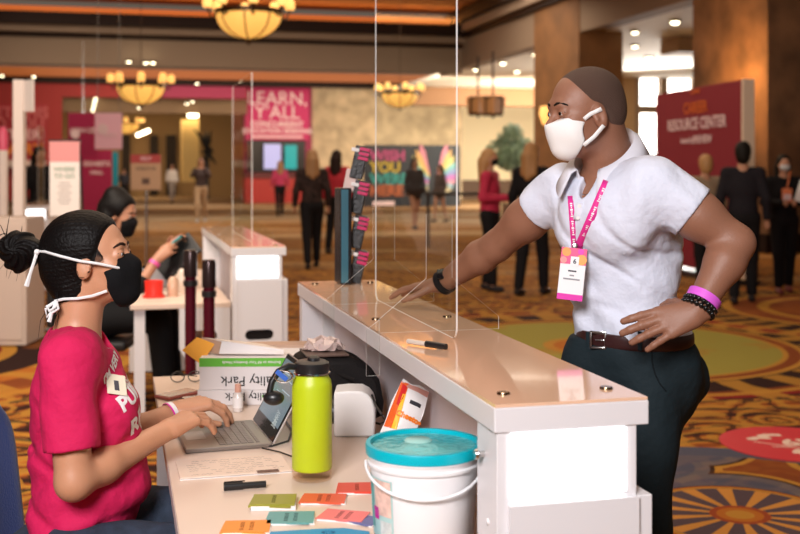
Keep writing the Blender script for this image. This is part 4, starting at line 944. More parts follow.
# brochure tower at the far end of the counter
q0 = P(362, 283, 4.4); q0.z = 1.0775; hold = root('ribbon_rack', q0, 'black rack of stacked name badges with pink ribbon ends at the far counter end', 'rack')
for k in range(4):
    ra = P(350-2.6*0, 283, 4.36)
    x0, x1 = 359-0*k, 0
    lo_ = P(353+3*0, 283-k*33, 4.38+.01*k); lo_.z = max(lo_.z, 1.0785+.002); ang = .22
    d_ = Vector((math.sin(ang), 0, math.cos(ang))); base = P(350+k*1.5, 283-k*32, 4.38)+d_*.075; R = Matrix((Vector((d_.z, 0, -d_.x)), Vector((0, 1, 0)), d_)).transposed()
    base = P(358+.4*k, 266-k*34.5, 4.38)
    bx_ = MB().box(base, (.05, .07, .13), R, .003).build('badge_stack', mat('stack_black', (.012, .012, .014), .4, bump=.4, bscale=80), hold)
    top = base+d_*.066
    for j in range(3):
        MB().box(top-d_*(.012+.018*j)+R@Vector((.012, 0, 0)), (.04, .074, .013), R, .002).build('pink_end', mat('ribbon_pink', (.6, .01, .12), .5), hold)
    MB().box(top-d_*.02-R@Vector((.024, 0, 0)), (.03, .075, .014), R, .001).build('white_tab', MT['paper_white'], hold)
ql = P(343, 283, 4.34); ql.z = 1.0775; R = Matrix.Rotation(.3, 3, 'Z')
pl2 = root('card_holder', ql, 'tall glossy black card holder standing left of the badge rack', 'holder')
MB().box(ql+Z*.187, (.045, .1, .372), R, .004).build('sleeve', mat('holder_black', (.015, .015, .018), .25), pl2)
MB().box(ql+Z*.187-R@Vector((.006, .052, 0)), (.028, .003, .36), R, .001).build('blue_sheet', mat('painted_sheen_blue', (.1, .3, .42), .12, .5), pl2)  # blue strip paints the sheen reflected on the glossy black holder
MB().box(ql+Z*.4+Vector((.03, .02, 0)), (.05, .01, .09), Matrix.Rotation(.2, 3, 'Y'), .001).build('photo_card', mat('card_cream', (.75, .55, .5), .5), pl2)
# ---- second station
rc = Vector(((154-400)/F*6.65, 6.65, ZD)); cu_ = root('plastic_tub', rc, 'small red plastic tub on the second woman\'s desk', 'tub')
MB().lathe(rc, [(0, 0), (.055, 0), (.057, .01), (.052, .03), (.056, .1), (.05, .1), (.046, .02), (0, .02)], 30).build('cup', mat('tub_red', (.75, .03, .02), .35), cu_, True)
MB().lathe(rc, [(0, 0), (.066, 0), (.066, .012), (.0, .012)], 30).build('base_rim', MT['tub_red'], cu_, True)
hc = Vector(((157-400)/F*7.2, 7.2, ZD)); hs = root('glass_bowl', hc, 'pale bowl of small items behind the red tub', 'bowl')
MB().lathe(hc, [(0, 0), (.05, 0), (.1, .08), (.11, .13), (.104, .13), (.09, .085), (.045, .008), (0, .008)], 30).build('bowl', mat('bowl_grey', (.45, .5, .58), .15), hs, True)
MB().ball(hc+Z*.1, .09, 14, (1, 1, .5)).build('contents', mat('contents_blue', (.3, .36, .45), .5, var=.5, vscale=60), hs, True)
for k, (x, Y, col, hgt, lb) in enumerate(((173, 6.7, (.55, .35, .25), .16, 'small amber pump bottle on the second desk'), (182, 6.9, (.6, .5, .42), .2, 'taller clear pump bottle on the second desk'))):
    p = Vector(((x-400)/F*Y, Y, ZD)); r = root('pump_bottle', p, lb, 'bottle'); MB().lathe(p, [(0, 0), (.03, 0), (.032, .01), (.032, hgt*.6), (.012, hgt*.75), (0, hgt*.75)], 20).build('flask', mat('pump%d' % k, col, .15), r, True)
    MB().lathe(p+Z*hgt*.75, [(.012, 0), (.012, .02), (.004, .022), (.004, .05), (0, .05)], 14).build('pump', blk, r, True)
for k, (px, Y, zt, lb) in enumerate(((190.5, 5.95, 1.09, 'dark crowd-control post with painted-in maroon reflection, the taller-looking of the two'), (209, 5.75, 1.055, 'dark crowd-control post with painted-in maroon reflection, in front of the white counter end panel'))):
    p = Vector(((px-400)/F*Y, Y, 0)); r = root('barrier_post', p, lb, 'barrier post', 'crowd-control posts'); 
    MB().lathe(p, [(0, 0), (.115, 0), (.115, .01), (.09, .03), (.04, .04), (0, .04)], 36).build('base', blk, r, True)
    MB().lathe(p, [(.03, .03), (.03, zt-.1), (0, zt-.1)], 28).build('tube', mat('post_painted_reflection', (.14, .012, .03), .22, .55), r, True)  # maroon base stands for pink cloth reflected in the dark post
    MB().lathe(p, [(.0, zt-.14), (.036, zt-.14), (.036, zt-.02), (.03, zt), (0, zt)], 28).build('head', mat('post_head', (.05, .03, .03), .2, .6), r, True)
    MB().lathe(p, [(.032, zt-.19), (.038, zt-.19), (.038, zt-.16), (.032, zt-.16)], 28).build('collar', blk, r, True)
tbp = P(190, 262, 6.55); tb_ = root('tablet', tbp, 'black tablet tilted on its stand on the second desk', 'tablet')
R = basis((.1, -.6, .8), (-.3, .3, 1)); Rt_ = Matrix.Rotation(-.7, 3, 'Y')
MB().box(P(178, 257, 7.05), (.3, .02, .17), Matrix.Rotation(-.75, 3, 'Y') @ Matrix.Rotation(-.5, 3, 'X'), .006).build('case', blk, tb_)
MB().tube([P(178, 262, 7.1), Vector((P(180, 262, 7.1).x, 7.12, ZD))], .012, 8).build('stand', blk, tb_)
# ================= HALL =================
def node_math(nt, op, a, b=None, c=None, clamp=False):
    n = nt.nodes.new('ShaderNodeMath'); n.operation = op; n.use_clamp = clamp
    for i, v in enumerate((a, b, c)):
        if v is None: continue
        if isinstance(v, (int, float)): n.inputs[i].default_value = v
        else: nt.links.new(v, n.inputs[i])
    return n.outputs[0]
def ramp(nt, fac, stops, interp='LINEAR'):
    n = nt.nodes.new('ShaderNodeValToRGB'); n.color_ramp.interpolation = interp; e = n.color_ramp.elements
    while len(e) < len(stops): e.new(.5)
    for i, (p, c) in enumerate(stops): e[i].position = p; e[i].color = (*c, 1)
    nt.links.new(fac, n.inputs[0]); return n.outputs[0]
def mixc(nt, f, a, b):
    n = nt.nodes.new('ShaderNodeMix'); n.data_type = 'RGBA'
    if isinstance(f, (int, float)): n.inputs[0].default_value = f
    else: nt.links.new(f, n.inputs[0])
    for s, v in ((6, a), (7, b)):
        if isinstance(v, tuple): n.inputs[s].default_value = (*v, 1)
        else: nt.links.new(v, n.inputs[s])
    return n.outputs[2]
def carpet_mat():
    m = bpy.data.materials.new('ornate_carpet'); m.use_nodes = True; nt = m.node_tree; b = nt.nodes['Principled BSDF']; b.inputs['Roughness'].default_value = .95; b.inputs['Specular IOR Level'].default_value = .1
    g = nt.nodes.new('ShaderNodeNewGeometry'); mp = nt.nodes.new('ShaderNodeMapping'); mp.inputs['Rotation'].default_value = (0, 0, -UA); nt.links.new(g.outputs['Position'], mp.inputs['Vector'])
    nz = nt.nodes.new('ShaderNodeTexNoise'); nz.inputs['Scale'].default_value = .9; nz.inputs['Detail'].default_value = 3; nz.inputs['Roughness'].default_value = .55; nt.links.new(mp.outputs[0], nz.inputs['Vector'])
    wv = nt.nodes.new('ShaderNodeTexWave'); wv.wave_type = 'BANDS'; wv.bands_direction = 'Y'; wv.inputs['Scale'].default_value = .55; wv.inputs['Distortion'].default_value = 7; wv.inputs['Detail'].default_value = 3; wv.inputs['Detail Scale'].default_value = 1.3; nt.links.new(mp.outputs[0], wv.inputs['Vector'])
    DK, RU, GO, OL, RD, OR, CR, BL = (.03, .012, .01), (.22, .055, .015), (.46, .22, .035), (.17, .13, .035), (.22, .018, .014), (.42, .13, .02), (.62, .42, .2), (.085, .085, .12)
    base = ramp(nt, wv.outputs['Fac'], [(0, DK), (.14, RU), (.26, OR), (.38, GO), (.47, RD), (.58, OL), (.68, DK), (.8, GO), (.9, OR), (1, RU)])
    vo = nt.nodes.new('ShaderNodeTexVoronoi'); vo.feature = 'SMOOTH_F1'; vo.inputs['Scale'].default_value = 2.2; vo.inputs['Smoothness'].default_value = .3
    ad = nt.nodes.new('ShaderNodeVectorMath'); ad.operation = 'ADD'; nt.links.new(mp.outputs[0], ad.inputs[0]); nt.links.new(nz.outputs['Color'], ad.inputs[1]); nt.links.new(ad.outputs[0], vo.inputs['Vector'])
    scroll = node_math(nt, 'SINE', node_math(nt, 'MULTIPLY', vo.outputs['Distance'], 22.)); sc_ = node_math(nt, 'GREATER_THAN', scroll, .55)
    base = mixc(nt, node_math(nt, 'MULTIPLY', sc_, .75), base, GO)
    sc2 = node_math(nt, 'LESS_THAN', scroll, -.8); base = mixc(nt, node_math(nt, 'MULTIPLY', sc2, .8), base, DK)
    sp = nt.nodes.new('ShaderNodeSeparateXYZ'); nt.links.new(g.outputs['Position'], sp.inputs[0])
    def polar(cx, cy):
        dx = node_math(nt, 'SUBTRACT', sp.outputs[0], cx); dy = node_math(nt, 'SUBTRACT', sp.outputs[1], cy)
        r = node_math(nt, 'SQRT', node_math(nt, 'ADD', node_math(nt, 'MULTIPLY', dx, dx), node_math(nt, 'MULTIPLY', dy, dy))); a = node_math(nt, 'ARCTAN2', dy, dx); return r, a
    def medallion(base, cx, cy, R, inner, spokes, stops):
        r, a = polar(cx, cy); rr = node_math(nt, 'DIVIDE', r, R); col = ramp(nt, rr, stops, 'CONSTANT')
        sw = node_math(nt, 'SINE', node_math(nt, 'ADD', node_math(nt, 'MULTIPLY', a, spokes), node_math(nt, 'MULTIPLY', nz.outputs['Fac'], 4)))
        band = node_math(nt, 'MULTIPLY', node_math(nt, 'GREATER_THAN', rr, inner), node_math(nt, 'GREATER_THAN', sw, .2))
        col = mixc(nt, node_math(nt, 'MULTIPLY', band, .8), col, GO)
        nn = node_math(nt, 'GREATER_THAN', nz.outputs['Fac'], .56); col = mixc(nt, node_math(nt, 'MULTIPLY', nn, .3), col, OR)
        return mixc(nt, node_math(nt, 'LESS_THAN', rr, 1.), base, col)
    base = medallion(base, 1.75, 9.6, 2.3, .74, 26, [(0, OR), (.18, GO), (.22, (.3, .25, .05)), (.64, GO), (.66, RU), (.7, GO), (.73, DK), (.88, RU), (.91, GO), (.94, RD), (.98, DK)])
    base = medallion(base, 5.3, 12.0, 2.5, .72, 40, [(0, RD), (.2, OR), (.3, RU), (.5, GO), (.55, RU), (.66, GO), (.7, DK), (.88, GO), (.9, RD), (.97, GO)])
    base = medallion(base, -4.5, 9.0, 2.4, .7, 30, [(0, OR), (.3, RD), (.5, GO), (.55, DK), (.7, OR), (.8, RU), (.95, GO)])
    # blue-grey field with stars and a spoked wheel near the front
    r, a = polar(1.5, 4.9); fld = node_math(nt, 'LESS_THAN', r, 1.2)
    v2 = nt.nodes.new('ShaderNodeTexVoronoi'); v2.inputs['Scale'].default_value = 1.7; nt.links.new(mp.outputs[0], v2.inputs['Vector'])
    fc = ramp(nt, v2.outputs['Distance'], [(0, OR), (.12, GO), (.16, BL), (.5, (.13, .11, .12)), (.62, DK), (.66, GO), (.72, RU)], 'CONSTANT')
    base = mixc(nt, node_math(nt, 'MULTIPLY', fld, .9), base, fc)
    rim = node_math(nt, 'MULTIPLY', node_math(nt, 'GREATER_THAN', r, 1.02), fld); base = mixc(nt, rim, base, BL)
    sw = node_math(nt, 'GREATER_THAN', node_math(nt, 'SINE', node_math(nt, 'MULTIPLY', a, 14)), .3)
    wc_ = ramp(nt, r, [(0, GO), (.06, OR), (.1, (.3, .06, .02)), (.13, (.09, .06, .07)), (.4, GO), (.42, OR), (.44, DK)], 'CONSTANT')
    inw = node_math(nt, 'MULTIPLY', node_math(nt, 'MULTIPLY', sw, node_math(nt, 'GREATER_THAN', r, .13)), node_math(nt, 'LESS_THAN', r, .4)); wc_ = mixc(nt, inw, wc_, (.55, .24, .05))
    base = mixc(nt, node_math(nt, 'LESS_THAN', r, .45), base, wc_)
    # paler runner in the far hall
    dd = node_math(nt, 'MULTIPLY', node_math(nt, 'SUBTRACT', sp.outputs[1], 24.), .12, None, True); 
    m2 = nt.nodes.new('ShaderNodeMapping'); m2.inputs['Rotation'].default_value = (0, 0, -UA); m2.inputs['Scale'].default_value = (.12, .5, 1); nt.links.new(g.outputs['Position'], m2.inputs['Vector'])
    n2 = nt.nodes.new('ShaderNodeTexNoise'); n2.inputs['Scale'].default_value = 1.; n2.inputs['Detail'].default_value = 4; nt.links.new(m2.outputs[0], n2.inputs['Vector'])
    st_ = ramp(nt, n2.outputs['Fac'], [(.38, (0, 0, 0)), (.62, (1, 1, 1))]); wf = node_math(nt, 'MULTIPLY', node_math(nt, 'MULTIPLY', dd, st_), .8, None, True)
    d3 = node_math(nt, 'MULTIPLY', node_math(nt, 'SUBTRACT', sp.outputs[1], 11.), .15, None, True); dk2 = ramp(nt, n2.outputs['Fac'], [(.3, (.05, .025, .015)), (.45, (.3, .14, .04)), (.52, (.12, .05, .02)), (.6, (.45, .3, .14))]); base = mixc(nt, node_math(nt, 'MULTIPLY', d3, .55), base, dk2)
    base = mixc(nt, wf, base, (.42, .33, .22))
    hs = nt.nodes.new('ShaderNodeTexNoise'); hs.inputs['Scale'].default_value = 300; bp = nt.nodes.new('ShaderNodeBump'); bp.inputs['Strength'].default_value = .5; bp.inputs['Distance'].default_value = .01
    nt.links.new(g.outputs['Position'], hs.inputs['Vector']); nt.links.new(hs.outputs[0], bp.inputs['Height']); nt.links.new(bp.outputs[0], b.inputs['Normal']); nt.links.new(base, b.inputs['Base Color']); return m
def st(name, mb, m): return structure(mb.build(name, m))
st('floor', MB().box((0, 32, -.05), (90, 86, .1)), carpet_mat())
dc = onz(794, 444, 0); fd = root('floor_decal', dc, 'round red distancing sticker on the carpet with white footprints', 'floor sticker')
MB().lathe(dc, [(0, .004), (.4, .004), (.4, 0), (0, 0)], 64).build('disc', mat('decal_red', (.55, .012, .025), .5), fd)
wd = mat('decal_white', (.75, .55, .45), .6)
for k, (x, y, a) in enumerate(((-.2, .1, .9), (-.12, .17, .9), (.15, .12, 2.3), (-.05, -.2, 0.), (.2, -.15, .3))):
    MB().lathe(dc+Vector((x, y, .0045)), [(0, .0008), (.032, .0008), (.032, 0), (0, 0)], 16).build('footprint', wd, fd)
    MB().box(dc+Vector((x+.06*math.cos(a-.9), y+.02, .005)), (.1, .05, .001), Matrix.Rotation(a-.9, 3, 'Z')).build('footprint', wd, fd)
MB().box(dc+Vector((-.13, -.02, .005)), (.2, .012, .001), Matrix.Rotation(-.6, 3, 'Z')).build('arrow', wd, fd); MB().box(dc+Vector((.0, -.1, .005)), (.3, .012, .001), Matrix.Rotation(-.15, 3, 'Z')).build('arrow', wd, fd)
text("6'", .2, dc+Vector((0, .0, 0)), (1, 0, 0), (0, 1, 0), wd, fd, off=.006, bold=.03)
# --- far wall runs along U through (0,55)
def W(px, py, Y0):   # point on plane through (0,Y0) along U at a pixel
    k = (px-400)/F; Y = Y0/(1-.2519*k); return P(px, py, Y)
def wz(px, Y0, z): p = W(px, 170, Y0); p.z = z; return p
def panel(name, x0, y0, x1, y1, Y0, th, m, parent=None, smooth=False):
    """upright panel on a plane parallel to the far wall, given by the area it covers"""
    a, b_ = W(x0, 0, Y0), W(x1, 0, Y0); Ym = (a.y+b_.y)/2; z0, z1 = CH-(y1-HY)/F*Ym, CH-(y0-HY)/F*Ym
    c = (a+b_)/2; c.z = (z0+z1)/2; w = Vector((b_.x-a.x, b_.y-a.y, 0)).length
    o = MB().box(c+V*th/2, (w, th, z1-z0), Matrix.Rotation(UA, 3, 'Z')).build(name, m, parent); return o, c, w, z1-z0
YW = 55.
stone = mat('stone_wall', (.5, .38, .24), .9, bump=.9, bscale=2.5, var=.28, vscale=1.8)
redw = mat('wall_red', (.3, .018, .016), .7); tan = mat('wall_tan', (.36, .22, .1), .8); dkb = mat('wood_dark', (.014, .006, .004), .6, spec=.2); cream = mat('wall_cream', (.85, .7, .46), .8); beige = mat('fascia_beige', (.25, .185, .135), .8, spec=.1); molding = mat('molding_light', (.26, .19, .14), .8, spec=.1)
ltan = mat('pillar_yellow', (.8, .55, .2), .7)
for n_, a in (('wall_far_stone', (300, 80, 462, 201, YW, .3, stone)), ('wall_far_red', (-60, 76, 62, 201, YW-3, .3, redw)), ('wall_far_red_header', (55, 76, 247, 98, YW-3, .3, redw)), ('wall_far_center', (244, 80, 312, 201, YW-.6, .3, mat('wall_magenta', (.28, .008, .06), .6)))): structure(panel(n_, *a)[0])
# recess corridor behind the opening
structure(panel('wall_recess_back', 50, 96, 250, 196, YW+14, .3, tan)[0])
structure(panel('trim_recess_header', 55, 97, 247, 113, YW-1.5, .5, mat('soffit_tan', (.2, .12, .06), .7))[0])
for x0, x1, m_ in ((76, 86, dkb), (122, 130, mat('door_dark', (.03, .02, .015), .5)), (150, 158, MT['door_dark']), (166, 176, MT['door_dark'])): structure(panel('trim_recess_doorway', x0, 135, x1, 196, YW+13.5, .2, m_)[0])
structure(panel('pillar_recess', 182, 118, 199, 182, YW+6, 1.2, ltan)[0])
structure(panel('trim_recess_ceiling', 50, 92, 250, 98, YW+4, 18, mat('soffit_tan', (.2, .12, .06), .7))[0])
# bright header banner under the soffit
panel_o, c, w, h = panel('banner_header', 156, 80, 246, 98, YW-3.4, .1, mat('wall_magenta', (.28, .008, .06), .6)); tag(panel_o, 'magenta header banner above the wide opening under the soffit', 'banner')
# LEARN Y'ALL banner
sg = root('wall_banner', wz(278, YW-1.2, 3.2), "magenta wall banner reading LEARN, Y'ALL beside the stone wall", 'banner')
o_b, c, w, h = panel('cloth', 245, 88, 309, 140, YW-1.2, .1, mat('banner_magenta', (.5, .01, .11), .6), sg)
wl_ = mat('lettering_pale', (.8, .6, .62), .6); uu = U
text('LEARN,', h*.36, c+Z*h*.29, U, Z, wl_, sg, off=.02, bold=.0); text("Y'ALL", h*.36, c+Z*h*.02, U, Z, wl_, sg, off=.02, bold=.0)
text('CONCURRENT', h*.15, c-Z*h*.2, U, Z, wl_, sg, off=.02, bold=.03); text('EDUCATION SESSIONS', h*.13, c-Z*h*.33, U, Z, wl_, sg, off=.02, bold=.03)
MB().box(c-Z*h*.44-V*.02, (w*.8, .03, h*.04), Matrix.Rotation(UA, 3, 'Z')).build('ribbon_graphic', wl_, sg)
# screens and red console below it
cs = root('info_console', wz(278, YW-2, 0), 'long red service console under the LEARN banner', 'console')
panel('counter_front', 245, 176, 309, 204, YW-2.5, 1., mat('console_red', (.36, .02, .015), .5), cs); panel('counter_band', 245, 173, 309, 178, YW-2.6, 1.1, mat('console_dark', (.1, .01, .01), .5), cs)
mo = root('video_wall', wz(278, YW-1, 1.5), 'dark screen wall with two lit displays above the red console', 'screen')
panel('dark_panel', 247, 140, 305, 172, YW-1, .2, mat('screen_black', (.015, .012, .012), .3), mo)
panel('display_lilac', 264, 144, 281, 169, YW-1.2, .1, mat('screen_lilac', (.3, .3, .5), .4, emit=.55, ecol=(.5, .5, .9)), mo); panel('display_teal', 285, 145, 297, 169, YW-1.2, .1, mat('screen_teal', (.0, .25, .28), .4, emit=.3, ecol=(.0, .5, .5)), mo)
# WISH YOU WERE HERE board
bd_ = root('photo_backdrop', wz(411, 46, 0), 'dark photo backdrop reading WISH YOU WERE HERE with colourful wings', 'backdrop')
o_p, c, w, h = panel('board', 364, 145, 460, 211, 46, .15, mat('board_slate', (.03, .033, .04), .6), bd_)
for k, (s, cc_) in enumerate((('WISH', (.5, .06, .2)), ('YOU', (.6, .42, .03)), ('WERE', (.03, .35, .33)), ('HERE', (.6, .15, .05)))):
    text(s, h*.22, c-U*w*.44+Z*h*(.33-.175*k), U, Z, mat('row%d' % k, tuple(q*.6 for q in cc_), .6), bd_, off=.03, bold=.04, align='LEFT')
MB().box(c-U*w*.3-Z*h*.38-V*.02, (w*.22, .03, h*.06), Matrix.Rotation(UA, 3, 'Z')).build('small_print', wl_, bd_)
for s_ in (-1, 1):
    for k in range(9):
        t = k/8; a0 = math.pi/2+s_*(-.25)-s_*t*1.5; ln_ = h*(.5-.3*t); o0 = c+U*(w*.22+s_*w*.06)+Z*h*(.05-.2*t)-V*.02
        ax2 = (U*math.cos(a0)+Z*math.sin(a0)); ay2 = (-U*math.sin(a0)+Z*math.cos(a0)); pol = [(0, -.09), (ln_*.7, -.13), (ln_, 0), (ln_*.7, .13), (0, .09)]
        cc_ = [(.75, .25, .35), (.8, .45, .15), (.7, .6, .2), (.2, .5, .5), (.25, .3, .6), (.55, .15, .5), (.7, .3, .4), (.3, .5, .6), (.6, .5, .3)][k]
        MB().prism(pol, o0-V*.003*k, ax2, ay2, V, .02).build('wing_feather', mat('feather%d' % k, tuple(q*.55 for q in cc_), .6), bd_)
# red wall lettering at far left
lw = root('wall_graphic', wz(15, YW-3.4, 2.4), 'red wall graphic with large pale and orange words at far left', 'sign')
_, c, w, h = panel('graphic_panel', -40, 104, 46, 165, YW-3.5, .05, mat('graphic_red', (.32, .01, .02), .6), lw)
for k, (s, x, y, sz, m_) in enumerate((('LET THIS', 18, 113, 13, mat('letter_rose', (.5, .1, .1), .6)), ('TO YOU', 14, 124, 13, MT['letter_rose']), ('MATTER', 14, 135, 12, mat('letter_pink', (.7, .4, .4), .6)), ('VERY', 24, 150, 14, mat('letter_orange', (.75, .22, .02), .6)))):
    p = W(x, y, YW-3.6); text(s, sz/F*p.y*1.15, p, U, Z, m_, lw, off=.02, bold=.02)
ls = panel('white_band', -40, 160, 46, 167, YW-3.7, .05, mat('band_white', (.6, .45, .4), .6), lw)
# free standing banners in the middle distance
def sign(name, x0, y0, x1, y1, Y, m, label, cat='sign', pole=None, rz=0., th=.03):
    a, b_ = P(x0, y0, Y), P(x1, y1, Y); c = (a+b_)/2; w, h = b_.x-a.x, a.z-b_.z; r = root(name, Vector((c.x, c.y, 0)), label, cat); R = Matrix.Rotation(rz, 3, 'Z')
    MB().box(c, (w, th, h), R, .004).build('panel', m, r)
    if pole:
        MB().cyl(Vector((c.x, c.y+th, .02)), Vector((c.x, c.y+th, c.z)), .02 if Y > 8 else .012, n=12).build('pole', steel, r, True); MB().lathe(Vector((c.x, c.y+th, 0)), [(0, 0), (.2, 0), (.2, .02), (0, .03)], 28).build('base', blk, r, True)
    return r, c, w, h, R@Vector((1, 0, 0))
mg = mat('banner_wine', (.3, .004, .055), .6)
r, c, w, h, ux = sign('standing_banner', 68, 113, 98, 157, 30, mg, 'magenta banner panel hanging left of the pale pink sign'); text('JOIN US', h*.16, c+Z*h*.1, ux, Z, wl_, r, off=.03); MB().cyl(c-ux*w*.25+Z*h*.02-Vector((0, .03, 0)), c-ux*w*.25+Z*h*.02-Vector((0, .02, 0)), .12, n=20).build('emblem', wl_, r)
MB().cyl(c+Z*h*.5, Vector((c.x, c.y, 5.)), .01, n=8).build('hanging_wire', steel, r)
r, c, w, h, ux = sign('standing_banner', 82, 150, 112, 200, 32, mg, 'lower magenta banner standing right behind the second woman'); text('EXHIBITS', h*.13, c+Z*h*.22, ux, Z, wl_, r, off=.03); text('HALL', h*.11, c+Z*h*.05, ux, Z, wl_, r, off=.03)
MB().box(Vector((c.x, c.y, (c.z-h/2)/2)), (w*.9, .1, max(.05, c.z-h/2))).build('plinth', mg, r)
r, c, w, h, ux = sign('teal_banner', 112.5, 152, 118, 196, 33, mat('banner_teal', (.0, .22, .3), .6), 'narrow blue banner edge right of the magenta banner', 'banner'); MB().box(Vector((c.x, c.y, (c.z-h/2)/2)), (w, .1, max(.05, c.z-h/2))).build('plinth', blk, r)
r, c, w, h, ux = sign('hanging_sign', 95, 113, 122, 149, 20, mat('sign_pale_pink', (.9, .5, .6), .5), 'pale pink sign hanging above the second woman'); 
for s in (-.4, .4): MB().cyl(c+ux*w*s+Z*h*.5, Vector((c.x+ux.x*w*s, c.y, 4.9)), .006, n=8).build('hanging_wire', steel, r)
text('INFO', h*.16, c+ux*w*.1-Z*h*.12, ux, Z, mat('lettering_rose', (.85, .6, .62), .6), r, off=.03); MB().cyl(c-ux*w*.2+Z*h*.05-Vector((0, .03, 0)), c-ux*w*.2+Z*h*.05-Vector((0, .02, 0)), .1, n=20).build('emblem', MT['lettering_rose'], r)
r, c, w, h, ux = sign('notice_stand', 50, 141, 80, 216, 10.5, mat('poster_white', (.85, .78, .74), .6), 'white information poster with a pink top on a stand behind the woman\'s head', pole=True)
MB().box(c+Z*h*.36-Vector((0, .017, 0)), (w, .004, h*.27)).build('pink_header', mat('poster_pink', (.75, .3, .3), .6), r); MB().box(c+Z*h*.505, (w*1.04, .03, .02)).build('top_rail', blk, r)
gt = mat('poster_green', (.25, .36, .27), .6); text('WHERE', h*.085, c+Z*h*.12, ux, Z, gt, r, off=.018); text('TO GO', h*.085, c+Z*h*.03, ux, Z, gt, r, off=.018)
for k in range(7): MB().box(c-Z*h*(.06+.045*k)-Vector((0, .017, 0)), (w*(.35+.12*(k % 2)), .003, h*.012)).build('text_line', mat('text_grey', (.35, .3, .28), .7), r)
MB().tube([c+ux*w*.48+Z*h*.48, c+ux*w*.6-Z*h*.5], .01, 8).build('side_rail', blk, r)
r, c, w, h, ux = sign('notice_stand', 131, 154.5, 161, 190, 16., mat('sign_tan', (.55, .34, .2), .6), 'tan notice sign on a pole with a red heading behind the second woman', pole=True)
MB().box(c+Z*h*.38-Vector((0, .017, 0)), (w, .004, h*.24)).build('red_header', mat('header_red', (.45, .05, .05), .6), r); text('HELP', h*.14, c+Z*h*.38, ux, Z, wl_, r, off=.02); text('CHECK IN', h*.12, c+Z*h*.1, ux, Z, mat('print_brown', (.12, .06, .04), .6), r, off=.018); MB().box(c-Z*h*.25-Vector((0, .017, 0)), (w*.25, .004, w*.2)).build('dark_block', MT['print_brown'], r)
# white post with sign head at left
pz = P(19.5, 80, 11.6); pt = root('white_post', Vector((pz.x, pz.y, 0)), 'tall white square post with a small sign head at far left', 'post')
MB().box(Vector((pz.x, pz.y, pz.z/2)), (.105, .105, pz.z), None, .005).build('post', mat('post_white', (.85, .74, .68), .6), pt); MB().box(Vector((pz.x+.1, pz.y-.05, pz.z-.17)), (.02, .22, .33), Matrix.Rotation(.9, 3, 'Z'), .004).build('sign_head', mat('poster_white', (.85, .78, .74), .6), pt)
pz = P(3, 125, 13.); pt = root('kiosk_tower', Vector((pz.x, pz.y, 0)), 'round white kiosk tower with pink top cut off by the left edge', 'kiosk')
MB().lathe(Vector((pz.x, pz.y, 0)), [(0, 0), (.055, 0), (.055, 1.75), (0, 1.75)], 24).build('tower', mat('post_white', (.85, .74, .68), .6), pt, True); MB().lathe(Vector((pz.x, pz.y, 1.75)), [(.055, 0), (.055, .2), (.03, .27), (0, .28)], 24).build('pink_top', mat('poster_hotpink', (.8, .1, .2), .4), pt, True)
# third desk block (white) at left edge
tb = root('storage_cabinet', P(15, 260, 9.8), 'white cabinet block at the far left edge behind the woman in pink', 'cabinet'); cz = P(12, 222, 9.8)
MB().box(Vector((cz.x-.1, cz.y, .56)), (.62, .5, 1.1), None, .01).build('carcass', mat('cabinet_warm', (.5, .4, .34), .6), tb); MB().box(Vector((cz.x-.1, cz.y-.255, .56)), (.56, .012, 1.0), None, .003).build('door', mat('cabinet_warm', (.5, .4, .34), .6), tb)
# --- ceiling: beam ring at Y 38, soffits, coves
emo = mat('cove_glow', (.9, .2, .03), .6, emit=.33, ecol=(1., .26, .05))
def beam(name, x0, y0, x1, y1, Y0, th, m): return structure(panel(name, x0, y0, x1, y1, Y0, th, m)[0])
YB = 38.
beam('trim_fascia_far', -260, 38, 462, 66, YB, .5, beige); beam('trim_fascia_dark_line', -260, 33, 463.5, 38.5, YB-.15, .6, dkb); beam('trim_fascia_molding', -260, 25, 466, 33.5, YB-.5, .8, molding); beam('trim_fascia_top', -260, 14, 470, 25.5, YB-.9, 1.2, dkb)
beam('ceiling_cove_far', -260, 9, 474, 14.5, YB-.4, .4, emo)
# underside between beam and far wall
zU = CH+(170-66)/F*YB
def uslab(name, s0, t0, s1, t1, z0, z1, m, O=Vector((2.12, 38, 0))):
    return structure(MB().span(O, (s0, t0, z0), (s1, t1, z1)).build(name, m))
O_ = Vector(W(462, 170, YB)); O_.z = 0
uslab('ceiling_far_soffit', -40, .1, 0, 11.4, zU+.9, zU+1.1, mat('soffit_brown', (.2, .11, .06), .7), O_)
beam('ceiling_cove_strip', -260, 68.5, 455, 77.5, 50., .3, mat('cove_strip', (.13, .04, .012), .7, emit=.24, ecol=(1., .24, .04))); beam('trim_far_dark', -260, 77.5, 462, 84, 51., .4, dkb)
# ceiling tray over the hall
zT = CH+(170-9.5)/F*(YB-.4)-.03
uslab('ceiling_tray', -40, -40, .8, .2, zT, zT+.2, mat('ceiling_orange_brown', (.36, .15, .05), .7), O_)
# right-hand beam running towards us
def rbeam(name, s0, s1, z0, z1, m): return uslab(name, s0, -46, s1, .3, z0, z1, m, O_)
z66, z38, z33, z25, z14 = [CH+(170-y)/F*YB for y in (66, 38, 33, 25, 14)]
rbeam('trim_fascia_right', 0, .5, z66, z38, beige); rbeam('trim_fascia_right_dark', -.15, .5, z38, z33, dkb); rbeam('trim_fascia_right_molding', -.3, .5, z33, z25, molding); rbeam('trim_fascia_right_top', -.55, .5, z25, z14, dkb); 
structure(MB().span(O_, (-.25, -46, z14), (.15, .3, z14+.22)).build('ceiling_cove_right', mat('cove_glow_dim', (.6, .15, .03), .6, emit=.35, ecol=(1., .25, .04))))
